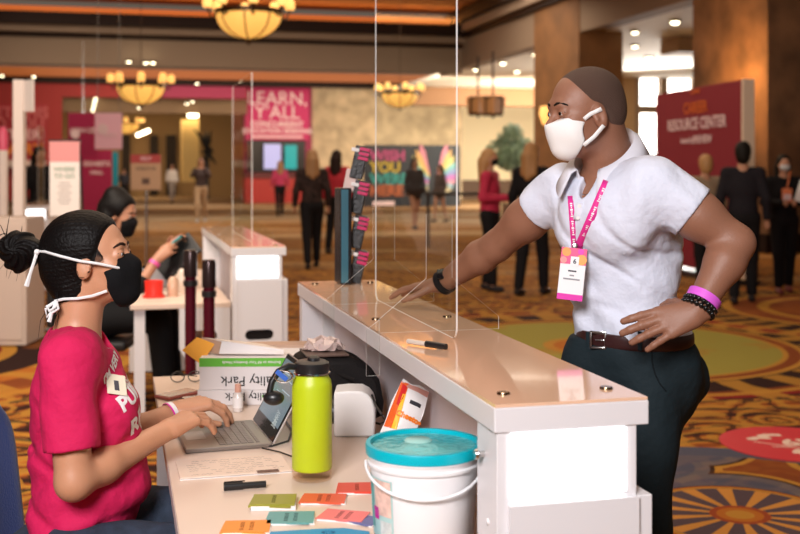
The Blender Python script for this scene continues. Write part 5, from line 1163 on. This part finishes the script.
# lounge on the right: white ceiling, cream wall, windows
wc_m = mat('ceiling_white', (.8, .77, .7), .8)
uslab('ceiling_lounge', .5, -30, 22, 16, z66+.05, z66+.2, wc_m, O_)
uslab('trim_lounge_beam', .5, 9.3, 16, 10.2, z66-.75, z66+.04, mat('beam_brown', (.22, .1, .04), .7), O_)
uslab('trim_lounge_beam_near', 3., -9.8, 16, -8.8, z66-.38, z66+.04, mat('beam_tan', (.42, .25, .12), .7), O_)
structure(panel('wall_lounge_cream', 455, 80, 606, 206, 58., .3, cream)[0])
structure(panel('baseboard_lounge', 455, 180, 606, 203, 57.8, .3, mat('wainscot', (.12, .06, .03), .6))[0])
# window wall
YN = 41.
daylight = mat('daylight', (1, 1, 1), 1., emit=5., ecol=(1., .97, .9))
for n_, a in (('wall_window_pier', (600, 74, 640, 205, YN, .5, mat('pier_tan', (.5, .33, .17), .7))), ('wall_window_sill', (600, 160, 800, 205, YN, .5, mat('sill_dark', (.05, .035, .03), .6)))): structure(panel(n_, *a)[0])
for k, (x0, y0, x1, y1) in enumerate(((639, 75, 662, 106), (639, 113, 662, 154), (667, 66, 696, 154))):
    structure(panel('window_%d' % (k+1), x0, y0, x1, y1, YN+.6, .05, daylight)[0])
for a in ((636, 70, 640, 160), (661, 66, 668, 160), (636, 105.5, 663, 113), (694, 66, 730, 160)): structure(panel('trim_window_frame', *a, YN-.05, .3, mat('frame_tan', (.3, .2, .12), .6))[0])
# pillars: flush with the right-hand beam
pw_ = mat('pillar_brown', (.2, .09, .03), .7, var=.25, vscale=1.5); pst = mat('pillar_stone', (.17, .085, .04), .85, bump=.8, bscale=2., var=.45, vscale=1.6)
def tpos(px):    # distance along V (negative, towards us) where the beam's face meets a sight line
    k = (px-400)/F; return (k*O_.y-O_.x)/(V.x-k*V.y)
t0, t1 = tpos(580), tpos(535); uslab('pillar_middle', -.03, t0, 1.2, t1, 0, z38, pw_, O_)
structure(MB().span(O_, (-.06, t0-.04, 0), (1.24, t1+.04, .3)).build('baseboard_pillar_middle', dkb))
t2, t3 = tpos(770), tpos(695); uslab('pillar_near', -.05, t2, 1.6, t3, 0, z38, pst, O_)
structure(MB().span(O_, (-.1, t2-.04, 0), (1.64, t3+.04, .35)).build('baseboard_pillar_near', dkb))
uslab('trim_pillar_cap', -.16, t2-.3, 1.7, t3+.2, z38-.12, z38+.1, dkb, O_)
# career resource center sign
def rs_sign():
    a, b_ = P(659, 140, 17.5), P(747, 140, 14.5); c = (a+b_)/2; zt0, zt1 = CH+(170-94)/F*a.y, CH+(170-80)/F*b_.y; zt = (zt0+zt1)/2; d = (b_-a); d.z = 0; w = d.length; d.normalize(); n = d.cross(Z); n = n if n.y < 0 else -n
    r = root('free_standing_sign', Vector((c.x, c.y, 0)), 'large dark red standing sign reading CAREER RESOURCE CENTER', 'sign'); R = Matrix((d, -n, Z)).transposed(); c.z = zt/2+.05
    MB().box(c, (w, .1, zt-.1), R, .005).build('panel', mat('sign_crimson', (.22, .004, .02), .6), r); MB().box(c+d*(w/2+.03), (.06, .16, zt-.1), R, .005).build('edge_post', mat('post_cream', (.7, .55, .42), .5), r)
    tz = lambda y: CH+(170-y)/F*((a.y+b_.y)/2)
    for s, y, sz, m_ in (('CAREER', 108, .25, mat('letter_orange2', (.65, .12, .01), .5)), ('RESOURCE CENTER', 124, .25, wl_), ('hosted by', 140, .13, wl_), ('PREVIEW', 140, .17, wl_)):
        p = Vector((c.x, c.y, tz(y)))+n*.05; p += d*(-.28 if s == 'hosted by' else .25 if s == 'PREVIEW' else 0); text(s, sz*.92, p, d, Z, m_, r, off=.01, bold=.02)
    text('Career', .12, Vector((c.x, c.y, tz(91)))+n*.05, d, Z, mat('letter_orange2', (.65, .12, .01), .5), r, off=.01)
    MB().box(Vector((c.x, c.y, .03)), (w*.9, .5, .06), R).build('base', blk, r)
rs_sign()
# lanterns
def lantern(px, py, Y, label):
    c = P(px, py, Y); r = root('pendant_lantern', c, label, 'lamp'); w, h = .5, .52; mbx = MB()
    amb = mat('lantern_amber', (.25, .11, .04), .6, emit=.1, ecol=(1, .4, .1))
    MB().cyl(c-Z*h/2, c+Z*h/2, w*.62, w*.76, n=4).build('shade', amb, r)
    for sx in (-1, 1):
        for sy in (-1, 1): mbx.box(c+Vector((sx*w/2, sy*w/2, 0)), (.05, .05, h*1.15))
    for sz in (-1, 1):
        for sx in (-1, 1): mbx.box(c+Vector((sx*w/2, 0, sz*h/2)), (.05, w, .06)); mbx.box(c+Vector((0, sx*w/2, sz*h/2)), (w, .05, .06))
    mbx.build('frame', dkb, r); MB().cyl(c+Z*h/2, Vector((c.x, c.y, z66+.02)), .03, n=8).build('rod', dkb, r)
    MB().lathe(c-Z*h/2, [(0, -.12), (.05, -.08), (.02, -.03), (0, 0)], 12).build('finial', dkb, r)
lantern(478, 106, 35, 'left one of two amber box lanterns hanging above the tree'); lantern(493, 106, 33.5, 'right one of two amber box lanterns hanging above the tree')
# tree
tp = P(511, 150, 36); tr_ = root('potted_tree', Vector((tp.x, tp.y, 0)), 'leafy indoor tree with a round crown before the cream wall', 'tree'); mb = MB(); rs = random.Random(2)
for k in range(1500):
    d = Vector([rs.gauss(0, 1) for _ in range(3)]).normalized()*rs.uniform(.35, 1.)**.6; blob = rs.choice(((0, 0, .1, .5), (-.35, 0, -.05, .38), (.35, .1, -.05, .38), (0, 0, .4, .35), (.1, -.3, -.2, .35), (-.1, .1, -.3, .3))); p = tp+Vector(blob[:3])*1.15+d*blob[3]*1.15
    a = Vector([rs.gauss(0, 1) for _ in range(3)]).normalized(); b_ = a.orthogonal(); L = rs.uniform(.06, .11); mb.quad(p-a*L, p+b_*L*.45, p+a*L, p-b_*L*.45)
mb.build('foliage', mat('leaf_sage', (.3, .42, .27), .6, var=.4, vscale=3), tr_); MB().tube([(tp.x, tp.y, .4), (tp.x+.05, tp.y, 1.2), (tp.x, tp.y, 2.3)], [.07, .05, .03], 8).build('trunk', mat('bark', (.12, .07, .04), .8), tr_, True)
MB().lathe((tp.x, tp.y, 0), [(0, 0), (.25, 0), (.33, .45), (.28, .45), (0, .4)], 24).build('planter', mat('planter', (.2, .12, .08), .6), tr_, True)
pc = P(207, 150, YW+3); pl = root('tall_sculpture', Vector((pc.x, pc.y, 0)), 'dark branching plant silhouette right of the yellow pillar in the corridor', 'plant'); mb = MB()
for k in range(16): d = Vector((rs.uniform(-.5, .5), rs.uniform(-.3, .3), rs.uniform(-.9, 1.2))); mb.tube([pc, pc+d*.6, pc+d+Vector((rs.uniform(-.2, .2), 0, 0))], [.12, .09, .03], 6)
mb.build('branches', blk, pl); MB().cyl((pc.x, pc.y, 0), pc, .12, n=10).build('stem', blk, pl)
# high tables in the distance
def htable(px, Y, w, label):
    p = Vector(((px-400)/F*Y, Y, 0)); r = root('bar_table', p, label, 'table', 'tall cocktail tables'); MB().box(p+Z*1.05, (w, .7, .05), None, .01).build('tabletop', dkb, r)
    for s in (-1, 1):
        for q in (-1, 1): MB().box(p+Vector((s*w*.46, q*.3, .51)), (.05, .05, 1.02)).build('leg', dkb, r)
htable(463, 22, 1.5, 'tall dark table between the pair in dark dresses and the woman in crimson'); htable(525, 21, 1.6, 'tall dark table behind the woman with long fair hair')
htable(612, 24, 1.5, 'tall dark table behind the neck of the man in the polo shirt')
# ---- chandeliers
glowb = mat('bowl_alabaster', (.9, .6, .2), .5, emit=.85, ecol=(1., .5, .1)); shd = mat('shade_amber', (.9, .6, .25), .5, emit=1.2, ecol=(1., .5, .12)); brz = mat('chandelier_bronze', (.06, .03, .015), .35, .7)
def chandelier(px, py, Y, D, label, zceil):
    c = P(px, py, Y); r = root('chandelier', c, label, 'chandelier', 'bronze bowl chandeliers'); R = D/2*.7
    MB().lathe(c, [(R*math.cos(a), -R*.74*math.sin(a)) for a in [math.pi/2*k/10 for k in range(11)]][:-1]+[(0, -R*.74)], 40).build('bowl', glowb, r, True)
    mb = MB()
    for k in range(8):
        a0 = math.pi*2*k/8; mb.tube([c+Vector((R*1.01*math.cos(t)*math.cos(a0), R*1.01*math.cos(t)*math.sin(a0), -R*.75*math.sin(t))) for t in [math.pi/2*j/8 for j in range(9)]], .012, 5)
    mb.build('ribs', brz, r, True); MB().lathe(c, [(R*.98, .0), (R*1.06, .0), (R*1.06, .07), (R*.98, .07), (R*.98, 0)], 40).build('rim_band', brz, r, True)
    MB().lathe(c-Z*R*.74, [(0, -.1), (.05, -.06), (.03, 0), (.06, .02), (0, .03)], 14).build('finial', brz, r, True); MB().cyl(c, Vector((c.x, c.y, zceil)), .008, n=6).build('rod', brz, r)
    for k in range(8):
        a0 = math.pi*2*(k+.3)/8; e = c+Vector((math.cos(a0), math.sin(a0), 0))*D*.44+Z*.1
        ar_ = MB().tube([c+Vector((math.cos(a0), math.sin(a0), 0))*R, c+Vector((math.cos(a0), math.sin(a0), 0))*D*.4-Z*.06, e], .018, 6).build('arm', brz, r, True)
        MB().lathe(e, [(.0, 0), (.048*D, 0), (.056*D, .05*D), (.046*D, .11*D), (.02*D, .125*D), (0, .125*D)], 18).build('shade', shd, ar_, True)
chandelier(141, 87, 24, 1.45, 'chandelier at left over the red wall', zT); chandelier(249, 15, 17.3, 1.45, 'large nearest chandelier at the top edge of the picture', zT); chandelier(400, 94, 31, 1.45, 'chandelier seen through the acrylic screen before the stone wall', zT)
chandelier(126, 124, 58, 1.9, 'faint chandelier deep in the corridor below the left one', 5.2)
# downlights
dl_ = mat('downlight', (1, 1, 1), .5, emit=9., ecol=(1., .85, .55)); dln = 0
def dlight(px, py, z, r_, label, Y=None):
    if Y: r_ = .09
    p = P(px, py, (z-CH)*F/(HY-py)) if not Y else W(px, py, Y); t = root('downlight', p, label, 'ceiling light', 'recessed ceiling downlights'); MB().lathe(p, [(0, -r_*.75), (r_*.6, -r_*.6), (r_*.9, -r_*.25), (r_, .02), (0, .02)], 16).build('lamp', dl_, t); MB().lathe(p, [(r_, -.03), (r_*1.25, -.03), (r_*1.25, .03), (r_, .03), (r_, -.03)], 16).build('trim_ring', dkb, t)
for px, py, r_, lb in ((476, 69, .11, 'left of the three over the lanterns'), (503, 62.5, .11, 'middle of the three over the lanterns'), (517, 71, .11, 'right of the three over the lanterns'), (635, 31.5, .1, 'upper left over the windows'), (675, 21, .12, 'largest over the windows, by the near pillar'), (635, 45.5, .1, 'lower left over the windows'), (649, 57, .13, 'lowest over the windows'), (534, 54, .08, 'beside the middle pillar')):
    dlight(px, py, z66+.03, r_, 'recessed white ceiling downlight, '+lb)
for px, py, Y, lb in ((34, 76, 49.7, 'over the red wall at far left'), (2, 75, 49.7, 'at the left picture edge'), (129, 61, 37.7, 'left above the left chandelier'), (146, 62, 37.7, 'centre above the left chandelier'), (153, 62, 37.7, 'right above the left chandelier'), (197, 83, 50.6, 'on the magenta header'), (390, 70, 49.7, 'through the screen above the third chandelier'), (187, 103, 53.2, 'left of a pair in the corridor soffit'), (192.5, 101, 53.2, 'right of a pair in the corridor soffit'), (139, 107, 53.2, 'below the left chandelier')):
    dlight(px, py, 0, .11, 'small warm ceiling downlight '+lb, Y)
for k in range(5): dlight(95.5-.7*k, 98+3*k, 0, .1, 'warm downlight, %s from the top of the short vertical row by the left chandelier' % ['first', 'second', 'third', 'fourth', 'fifth'][k], 53.2)
for px, py, w, h, Y, rz, lb in ((143, 133, .75, .16, 60, -.4, 'slanting tube light deep in the corridor'), (193, 114, .55, .35, 60, 0, 'small bright square light in the corridor')):
    p = P(px, py, Y); t = root('ceiling_light', p, lb, 'ceiling light'); MB().box(p, (w, .1, h), Matrix.Rotation(rz, 3, 'Y')).build('diffuser', dl_, t)
p = P(548, 116, 29.6); t = root('wall_sconce', p, 'amber wall sconce on the middle pillar beside the man\'s forehead', 'lamp'); q = p-U*.05
MB().lathe(q-Z*.25, [(0, 0), (.1, .02), (.19, .3), (.15, .5), (0, .52)], 20).build('shade', shd, t, True); MB().box(q+U*.1, (.2, .1, .1)).build('bracket', brz, t)
p = P(730, 68, 22.3); 
# ================= BACKGROUND PEOPLE =================
def mperson(px, fy, hy, yaw, label, hair_c, top_c, bot_c, skin=(.45, .22, .13), longhair=1, stride=.12, arms='down', skirt=False, mask=None, shoes=(.02, .015, .015), bag=None, extra=None, vx=.02, Y=None):
    Y = Y or CH*F/(fy-HY); h = (fy-hy)/F*Y; h = min(h, 1.88); k = h/1.75; p = Vector(((px-400)/F*Y, Y, 0)); r = root('person', p, label, 'person')
    R = Matrix.Rotation(yaw, 3, 'Z'); T = lambda x, y, z: Vector((x, y, z))   # local: faces -y
    g = lambda ops: xf(ops, R, p, k)
    sh, hp, nk = 1.43, .93, 1.5
    L = [T(-.09, 0, hp), T(.09, 0, hp)]; kn = [T(-.09, -stride, .5), T(.09, stride*.6, .5)]; an = [T(-.09, -stride*1.2, .08), T(.09, stride*1.6, .08)]
    if arms == 'down': el, wrs = [T(-.24, .03, 1.14), T(.24, .03, 1.14)], [T(-.25, -.06, .9), T(.25, -.06, .9)]
    elif arms == 'front': el, wrs = [T(-.25, .02, 1.15), T(.25, .02, 1.15)], [T(-.08, -.26, 1.15), T(.08, -.26, 1.15)]
    elif arms == 'up': el, wrs = [T(-.24, -.12, 1.25), T(.24, -.12, 1.25)], [T(-.09, -.27, 1.45), T(.09, -.27, 1.45)]
    S = [T(-.17, 0, sh-.02), T(.17, 0, sh-.02)]
    hd_ = [ell(T(0, 0, 1.635), (.075, .093, .112), .02), ell(T(0, -.09, 1.62), (.014, .02, .02), .02), cap(T(0, .01, 1.55), T(0, .01, 1.44), .052, .06, .02), ell(T(.076, .005, 1.625), (.012, .018, .03), .01), ell(T(-.076, .005, 1.625), (.012, .018, .03), .01)]
    arm_ = lambda w: sum([chain([S[i], el[i], wrs[i]], [.048+w, .04+w, .03+w], .02) for i in (0, 1)], [])
    hands = [ell(wrs[i]+(wrs[i]-el[i]).normalized()*.06, (.035, .03, .055), .02) for i in (0, 1)]
    lg = lambda w: sum([chain([L[i], kn[i], an[i]], [.085+w, .058+w, .042+w], .03) for i in (0, 1)], [])
    tors = lambda w: [ell(T(0, 0, 1.25), (.165+w, .105+w, .2), .05), ell(T(0, 0, 1.02), (.145+w, .105+w, .16), .06), cap(S[0], S[1], .055+w, k=.04)]
    sk = mat('bgskin%.2f' % skin[0], skin, .6); sdf('body', g(hd_+tors(0)+arm_(0)+hands+lg(0)), vx*k, sk, r)
    tm = mat('top_%.3f_%.3f_%.3f' % top_c, top_c, .8) if isinstance(top_c, tuple) else top_c
    sdf('jacket' if arms != 'x' else 'top', g(tors(.018)+arm_(.016)+([ell(T(0, 0, .9), (.19, .14, .25), .05)] if skirt else [])+[cut(T(0, 0, 1.5), (0, 0, 1)), cut(T(0, 0, .9 if not skirt else .72), (0, 0, -1))]), vx*k, tm, r)
    if skirt: pass
    else: sdf('trousers', g([ell(T(0, 0, .93), (.16, .125, .12), .04)]+lg(.016)+[cut(T(0, 0, .08), (0, 0, -1))]), vx*k, mat('bot_%.2f_%.2f' % bot_c[:2], bot_c, .8), r)
    hm = mat('hairbg%.2f' % hair_c[0], hair_c, .6)
    hh = [ell(T(0, .022, 1.665), (.088, .1, .1), .02), ell(T(0, .04, 1.6), (.08, .08, .1), .03)]
    if longhair == 1: hh += [cap(T(-.05, .06, 1.6), T(-.06, .08, 1.4), .055, .045), cap(T(.05, .06, 1.6), T(.06, .08, 1.4), .055, .045), cap(T(0, .09, 1.6), T(0, .1, 1.36), .07, .05)]
    if longhair == 2: hh += [ell(T(0, .06, 1.8), (.07, .07, .06), .03), cap(T(-.06, .03, 1.62), T(-.09, .02, 1.5), .05, .04), cap(T(.06, .05, 1.62), T(.08, .06, 1.5), .05, .04)]
    hh += [ell(T(0, -.13, 1.6), (.085, .1, .115), .01, sub=True)]
    sdf('hair', g(hh), .014*k, hm, r)
    if mask: sdf('face_mask', g([ell(T(0, -.045, 1.595), (.066, .066, .052), .01), cut(T(0, -.03, 0), (0, 1, 0))]), .011*k, mat('maskbg%.1f' % mask, (mask, mask, mask), .8), r)
    for i in (0, 1): sdf('shoe', g([cap(an[i]+T(0, .03, -.03), an[i]+T(0, -.12, -.045), .045, .035, .02), cut(T(0, 0, .002), (0, 0, -1))]), .014*k, mat('shoebg%.2f' % shoes[0], shoes, .5), r)
    if bag: sdf('x', [], .1, None, r) if False else None
    return r, p, R, k
BK = (.008, .007, .008)
pat = mat('top_speckled', (.03, .018, .016), .8, var=.9, vscale=22)
mperson(312, 268, 150, math.pi+.2, 'woman with long fair hair in a speckled black blouse walking away', (.32, .17, .07), pat, BK, stride=.16, vx=.024)
mperson(337, 253, 149, math.pi-.3, 'dark-haired woman in a red top walking just beyond the one in the speckled blouse', (.02, .01, .008), (.42, .015, .03), BK, stride=.12, vx=.026)
mperson(280, 216, 161, math.pi+.2, 'small far figure in a pink jacket with fair hair before the red console', (.35, .18, .08), (.5, .04, .12), BK, stride=.2, vx=.04)
mperson(415, 229, 158, .4, 'woman in a dark jacket and brown skirt posing before the backdrop wings', (.03, .015, .01), (.03, .02, .02), BK, skirt=True, vx=.035)
mperson(440, 222, 165, -.9, 'woman in a long brown coat at the right side of the backdrop', (.02, .012, .01), (.05, .028, .022), BK, skirt=True, vx=.035)
mperson(490, 291, 149, 1.2, 'fair-haired woman in crimson jacket with black face mask, standing in profile', (.42, .22, .08), (.42, .012, .05), BK, arms='front', mask=.01, stride=.05, vx=.02)
mperson(532, 295, 143, math.pi-.6, 'woman in black with very long fair hair standing near the middle pillar', (.34, .17, .06), BK, BK, stride=.1, vx=.02)
mperson(705, 292, 155, math.pi+.2, 'person with short grey-blond hair in a beige jacket before the red sign', (.42, .3, .2), (.28, .2, .13), BK, longhair=0, stride=.06, vx=.02)
mperson(743, 303, 142, math.pi-.3, 'man in a dark suit seen from behind next to the stone pillar', (.01, .008, .006), (.014, .012, .016), (.014, .012, .017), longhair=0, stride=.1, vx=.02)
r, p, R, k = mperson(784, 293, 155, -.1, 'woman in black with white mask, orange badge and dark red boots at right edge', (.012, .008, .008), BK, BK, arms='front', mask=.55, shoes=(.16, .02, .02), stride=.1, vx=.02)
c = p+R@(Vector((0, -.15, 1.24))*k); bt2 = root('visitor_badge', c, 'orange visitor badge on the chest of the woman at the right edge', 'badge'); MB().box(c, (.12, .01, .17), R, .003).build('card', mat('badge_orange', (.8, .22, .08), .5), bt2); MB().box(c-Vector((0, .006, .02)), (.09, .004, .07), R).build('print', wl_, bt2); MB().tube([c+Z*.08, c+Z*.3+Vector((.06, .05, 0))], .008, 5).build('cord', mat('badge_orange', (.8, .22, .08), .5), bt2)
c = p+R@(Vector((.2, -.28, 1.28))*k); bt3 = root('paper_sheet', c, 'white paper held by the woman at the right edge', 'paper'); MB().box(c, (.22, .02, .26), Matrix.Rotation(.3, 3, 'Y'), .003).build('sheet', mat('paper_white', (.85, .83, .82), .6), bt3)
r, p, R, k = mperson(201, 222, 158, .1, 'far figure in light trousers holding a camera before the corridor', (.12, .05, .03), (.05, .03, .03), (.4, .27, .16), arms='up', stride=.14, vx=.04, shoes=(.5, .5, .5))
mperson(172, 203, 163, .5, 'tiny pale figure in a white shirt deep in the corridor', (.02, .02, .02), (.5, .45, .42), (.2, .16, .14), vx=.06, Y=51)
mperson(40, 290, 166, .8, 'person in black standing behind the farthest counter at left', (.01, .008, .008), BK, BK, vx=.025, Y=17.2)
mperson(124, 200, 164, .2, 'dark figure at the edge of the blue banner in the corridor', (.01, .01, .01), (.03, .03, .04), BK, vx=.06, Y=50, longhair=0)
# second seated woman
w2 = root('person', (-1.83, 7.0, 0), 'second seated woman in black with a black face mask and piled-up hair, using a phone', 'person')
X2, Y2 = -1.80, 7.0; RW2 = basis((.95, -.25, -.22)); HT2 = Vector(((120-400)/F*7., 7., 1.235)); s2_ = .98
W_2 = P(158, 258, 6.95); E_2 = P(132, 296, 6.85); S_2 = Vector((-1.84, 6.83, 1.02)); S_3 = Vector((-1.84, 7.2, 1.02)); E_3 = P(135, 285, 7.2); W_3 = P(168, 248, 7.1)
sk2 = mat('skin_warm', (.42, .2, .12), .5)
to2 = [ell((-1.88, 7.0, .88), (.13, .17, .2), .05), cap(S_2, S_3, .06, k=.05), ell((-1.9, 7, .62), (.15, .18, .14), .05)]
ar2 = lambda w: [cap(S_2, E_2, .05+w, .042+w), cap(E_2, W_2, .04+w, .028+w), cap(S_3, E_3, .05+w, .042+w), cap(E_3, W_3, .04+w, .028+w)]
h_a = hand_ops(W_2, (.6, .1, .5), (-.1, -1, .2), (-.5, 0, .8), [(.5, .7, .5)]*4, thumb=((.6, -.6, .6), (.8, -.5, .2), (.9, -.4, 0)))
h_b = hand_ops(W_3, (.7, -.1, .4), (.1, 1, .2), (-.4, 0, .8), [(.4, .6, .5)]*4, thumb=((.6, -.6, .6), (.8, -.5, .2), (.9, -.4, 0)))
sdf('body', to2+xf(head_ops(True), RW2, HT2, s2_)+[cap(HT2+RW2@Vector((-.03, 0, -.05)), (-1.84, 7., 1.05), .05, .055, .03)]+ar2(0)+h_a+h_b+chain([Vector((-1.85, 6.9, .6)), Vector((-1.5, 6.9, .6)), Vector((-1.45, 6.9, .08))], [.08, .055, .04])+chain([Vector((-1.85, 7.1, .6)), Vector((-1.5, 7.1, .6)), Vector((-1.45, 7.1, .08))], [.08, .055, .04]), .011, sk2, w2)
eyes(RW2, HT2, s2_, w2, 'skin_warm', mat('brow_black', (.012, .008, .006), .8))
sdf('top', fat(to2, .014)+[grp([cap(S_2, E_2, .066, .058), cap(E_2, E_2.lerp(W_2, .35), .055, .05), cap(S_3, E_3, .066, .058), cap(E_3, E_3.lerp(W_3, .35), .055, .05)], .03), cut((0, 0, 1.1), (0, 0, 1))], .012, mat('cloth_black', (.008, .008, .009), .85), w2)
sdf('trousers', chain([Vector((-1.85, 6.9, .6)), Vector((-1.5, 6.9, .6)), Vector((-1.45, 6.9, .08))], [.11, .08, .065])+chain([Vector((-1.85, 7.1, .6)), Vector((-1.5, 7.1, .6)), Vector((-1.45, 7.1, .08))], [.11, .08, .065])+[ell((-1.88, 7, .58), (.17, .2, .12), .04), cut((0, 0, .06), (0, 0, -1))], .014, mat('cloth_black', (.008, .008, .009), .85), w2)
hh = [ell((-.022, 0, .05), (.118, .1, .104), .03), ell((-.08, 0, .02), (.08, .085, .09), .03), ell((-.06, 0, .12), (.07, .075, .06), .03), cap((-.05, -.05, -.02), (-.1, -.03, -.18), .06, .05), cap((-.05, .05, -.02), (-.1, .03, -.18), .06, .05), fn(strand), ell((.1, 0, -.02), (.072, .12, .12), .02, sub=True), ell((.03, .1, -.05), (.045, .05, .05), .012, sub=True), ell((.03, -.1, -.05), (.045, .05, .05), .012, sub=True)]
sdf('hair', xf(hh, RW2, HT2, s2_), .006, black_hair, w2); sdf('face_mask', xf(mw, RW2, HT2, s2_), .006, mat('mask_black', (.008, .008, .01), .75), w2)
pp_ = (W_2+W_3)/2+Vector((.06, 0, .06)); ph = root('held_phone', pp_, 'phone with a teal edge held up by the second seated woman', 'phone'); MB().box(pp_, (.012, .08, .15), Matrix.Rotation(.9, 3, 'Y'), .003).build('case', mat('case_teal', (.05, .3, .3), .4), ph); MB().box(pp_+Vector((-.006, 0, .008)), (.004, .07, .14), Matrix.Rotation(.9, 3, 'Y')).build('screen', mat('phone_pink', (.6, .3, .35), .3), ph)
wb2 = root('wristband', W_2, 'pink wristband on the forearm of the second seated woman', 'bracelet'); d = (W_2-E_2).normalized(); MB().lathe(W_2-d*.04, [(.034, -.012), (.037, -.012), (.036, .012), (.034, .012), (.034, -.012)], 22, d).build('band', mat('band_pink', (.7, .1, .35), .5), wb2, True)
ch2 = root('office_chair', (-1.92, 7., 0), 'black chair under the second seated woman', 'chair'); MB().box((-1.9, 7, .44), (.45, .45, .06), None, .02).build('seat', blk, ch2); MB().box((-2.14, 7, .75), (.05, .42, .4), None, .02).build('backrest', blk, ch2); MB().cyl((-1.9, 7, .08), (-1.9, 7, .42), .03).build('column', dkm, ch2)
for k in range(4): a = k*math.pi/2+.4; MB().tube([(-1.9, 7, .1), (-1.9+.27*math.cos(a), 7+.27*math.sin(a), .03)], .02, 8).build('foot', dkm, ch2)
for s in (-1, 1): MB().tube([(-1.98, 7+s*.15, .43), (-2.13, 7+s*.15, .5), (-2.14, 7+s*.15, .62)], .013, 8).build('back_bracket', dkm, ch2)
# ================= LIGHT, WORLD, CAMERA =================
def area(name, loc, target, size, power, col=(1, .85, .7), sy=None):
    l = bpy.data.lights.new(name, 'AREA'); l.size = size; l.energy = power; l.color = col
    if sy: l.shape = 'RECTANGLE'; l.size_y = sy
    o = bpy.data.objects.new(name, l); o.location = loc; o.rotation_euler = (Vector(target)-Vector(loc)).to_track_quat('-Z', 'Y').to_euler(); C.objects.link(o); return o
area('flash_softbox', (-.9, -.7, 2.9), (.1, 3.2, 1.0), 1.1, 205, (1, .95, .95))
area('hall_light_near', (0, 6, 5.4), (0, 6, 0), 6, 200, (1, .8, .6))
area('added_front_fill', (-3, 4.5, 4.4), (-3, 15, 1.2), 3, 420, (1, .86, .72), 1.5)  # added fill to brighten the left signs and people, not a hall lamp
area('hall_light_mid', (0, 17, 6.2), (0, 17, 0), 10, 420, (1, .82, .62), 8)
area('hall_light_far', (-4, 30, 6.2), (-4, 31, 0), 16, 1000, (1, .84, .66), 6)
area('hall_light_wall', (-4, 43, 4.9), (-4, 55, 1.5), 20, 1000, (1, .8, .6), 1.5)
area('corridor_light_far', (-14, 60, 4.9), (-14, 62, 0), 8, 500, (1, .75, .45), 5)
area('lounge_light', (8, 45, 4.6), (6, 57, 2.), 8, 3500, (1, .9, .72), 6)
area('window_daylight', (10.5, 39.5, 3.2), (4, 30, 1.), 5, 900, (1, .96, .9), 3)
area('cove_light_far', O_+V*-.9+Z*(zT-.35)+U*-14, O_+V*-3+Z*(zT+.6)+U*-14, 34, 160, (1, .35, .08), .25)
area('cove_light_right', O_+U*-.4+Z*(zT-.3)-V*14, O_+U*-3+Z*(zT+.6)-V*14, 26, 60, (1, .35, .08), .2)
sp_ = bpy.data.lights.new('sconce_glow', 'POINT'); sp_.energy = 140; sp_.color = (1, .5, .15); sp_.shadow_soft_size = .2; so_ = bpy.data.objects.new('sconce_glow', sp_); so_.location = P(722, 76, 21.)+Vector((-.3, -.3, 0)); C.objects.link(so_)
wld = bpy.data.worlds.new('w'); bpy.context.scene.world = wld; wld.use_nodes = True; wld.node_tree.nodes['Background'].inputs[0].default_value = (1, .78, .6, 1); wld.node_tree.nodes['Background'].inputs[1].default_value = .13
cam = bpy.data.cameras.new('camera'); co = bpy.data.objects.new('camera', cam); C.objects.link(co); co.location = CAM; co.rotation_euler = (math.pi/2, 0, 0)
cam.sensor_width = 36; cam.lens = F*36/800; cam.shift_y = -97/800; cam.clip_end = 200
cam.dof.use_dof = True; cam.dof.focus_distance = 2.9; cam.dof.aperture_fstop = 3.5; cam.dof.aperture_blades = 0
sc = bpy.context.scene; sc.camera = co
sc.view_settings.view_transform = 'Standard'; sc.view_settings.look = 'None'; sc.view_settings.gamma = 1; sc.view_settings.exposure = 0; sc.view_settings.use_curve_mapping = False
sc.cycles.use_denoising = True; sc.cycles.max_bounces = 8; sc.cycles.transparent_max_bounces = 24; sc.cycles.diffuse_bounces = 3; sc.cycles.glossy_bounces = 3; sc.cycles.sample_clamp_indirect = 5; sc.cycles.caustics_reflective = False; sc.cycles.caustics_refractive = False
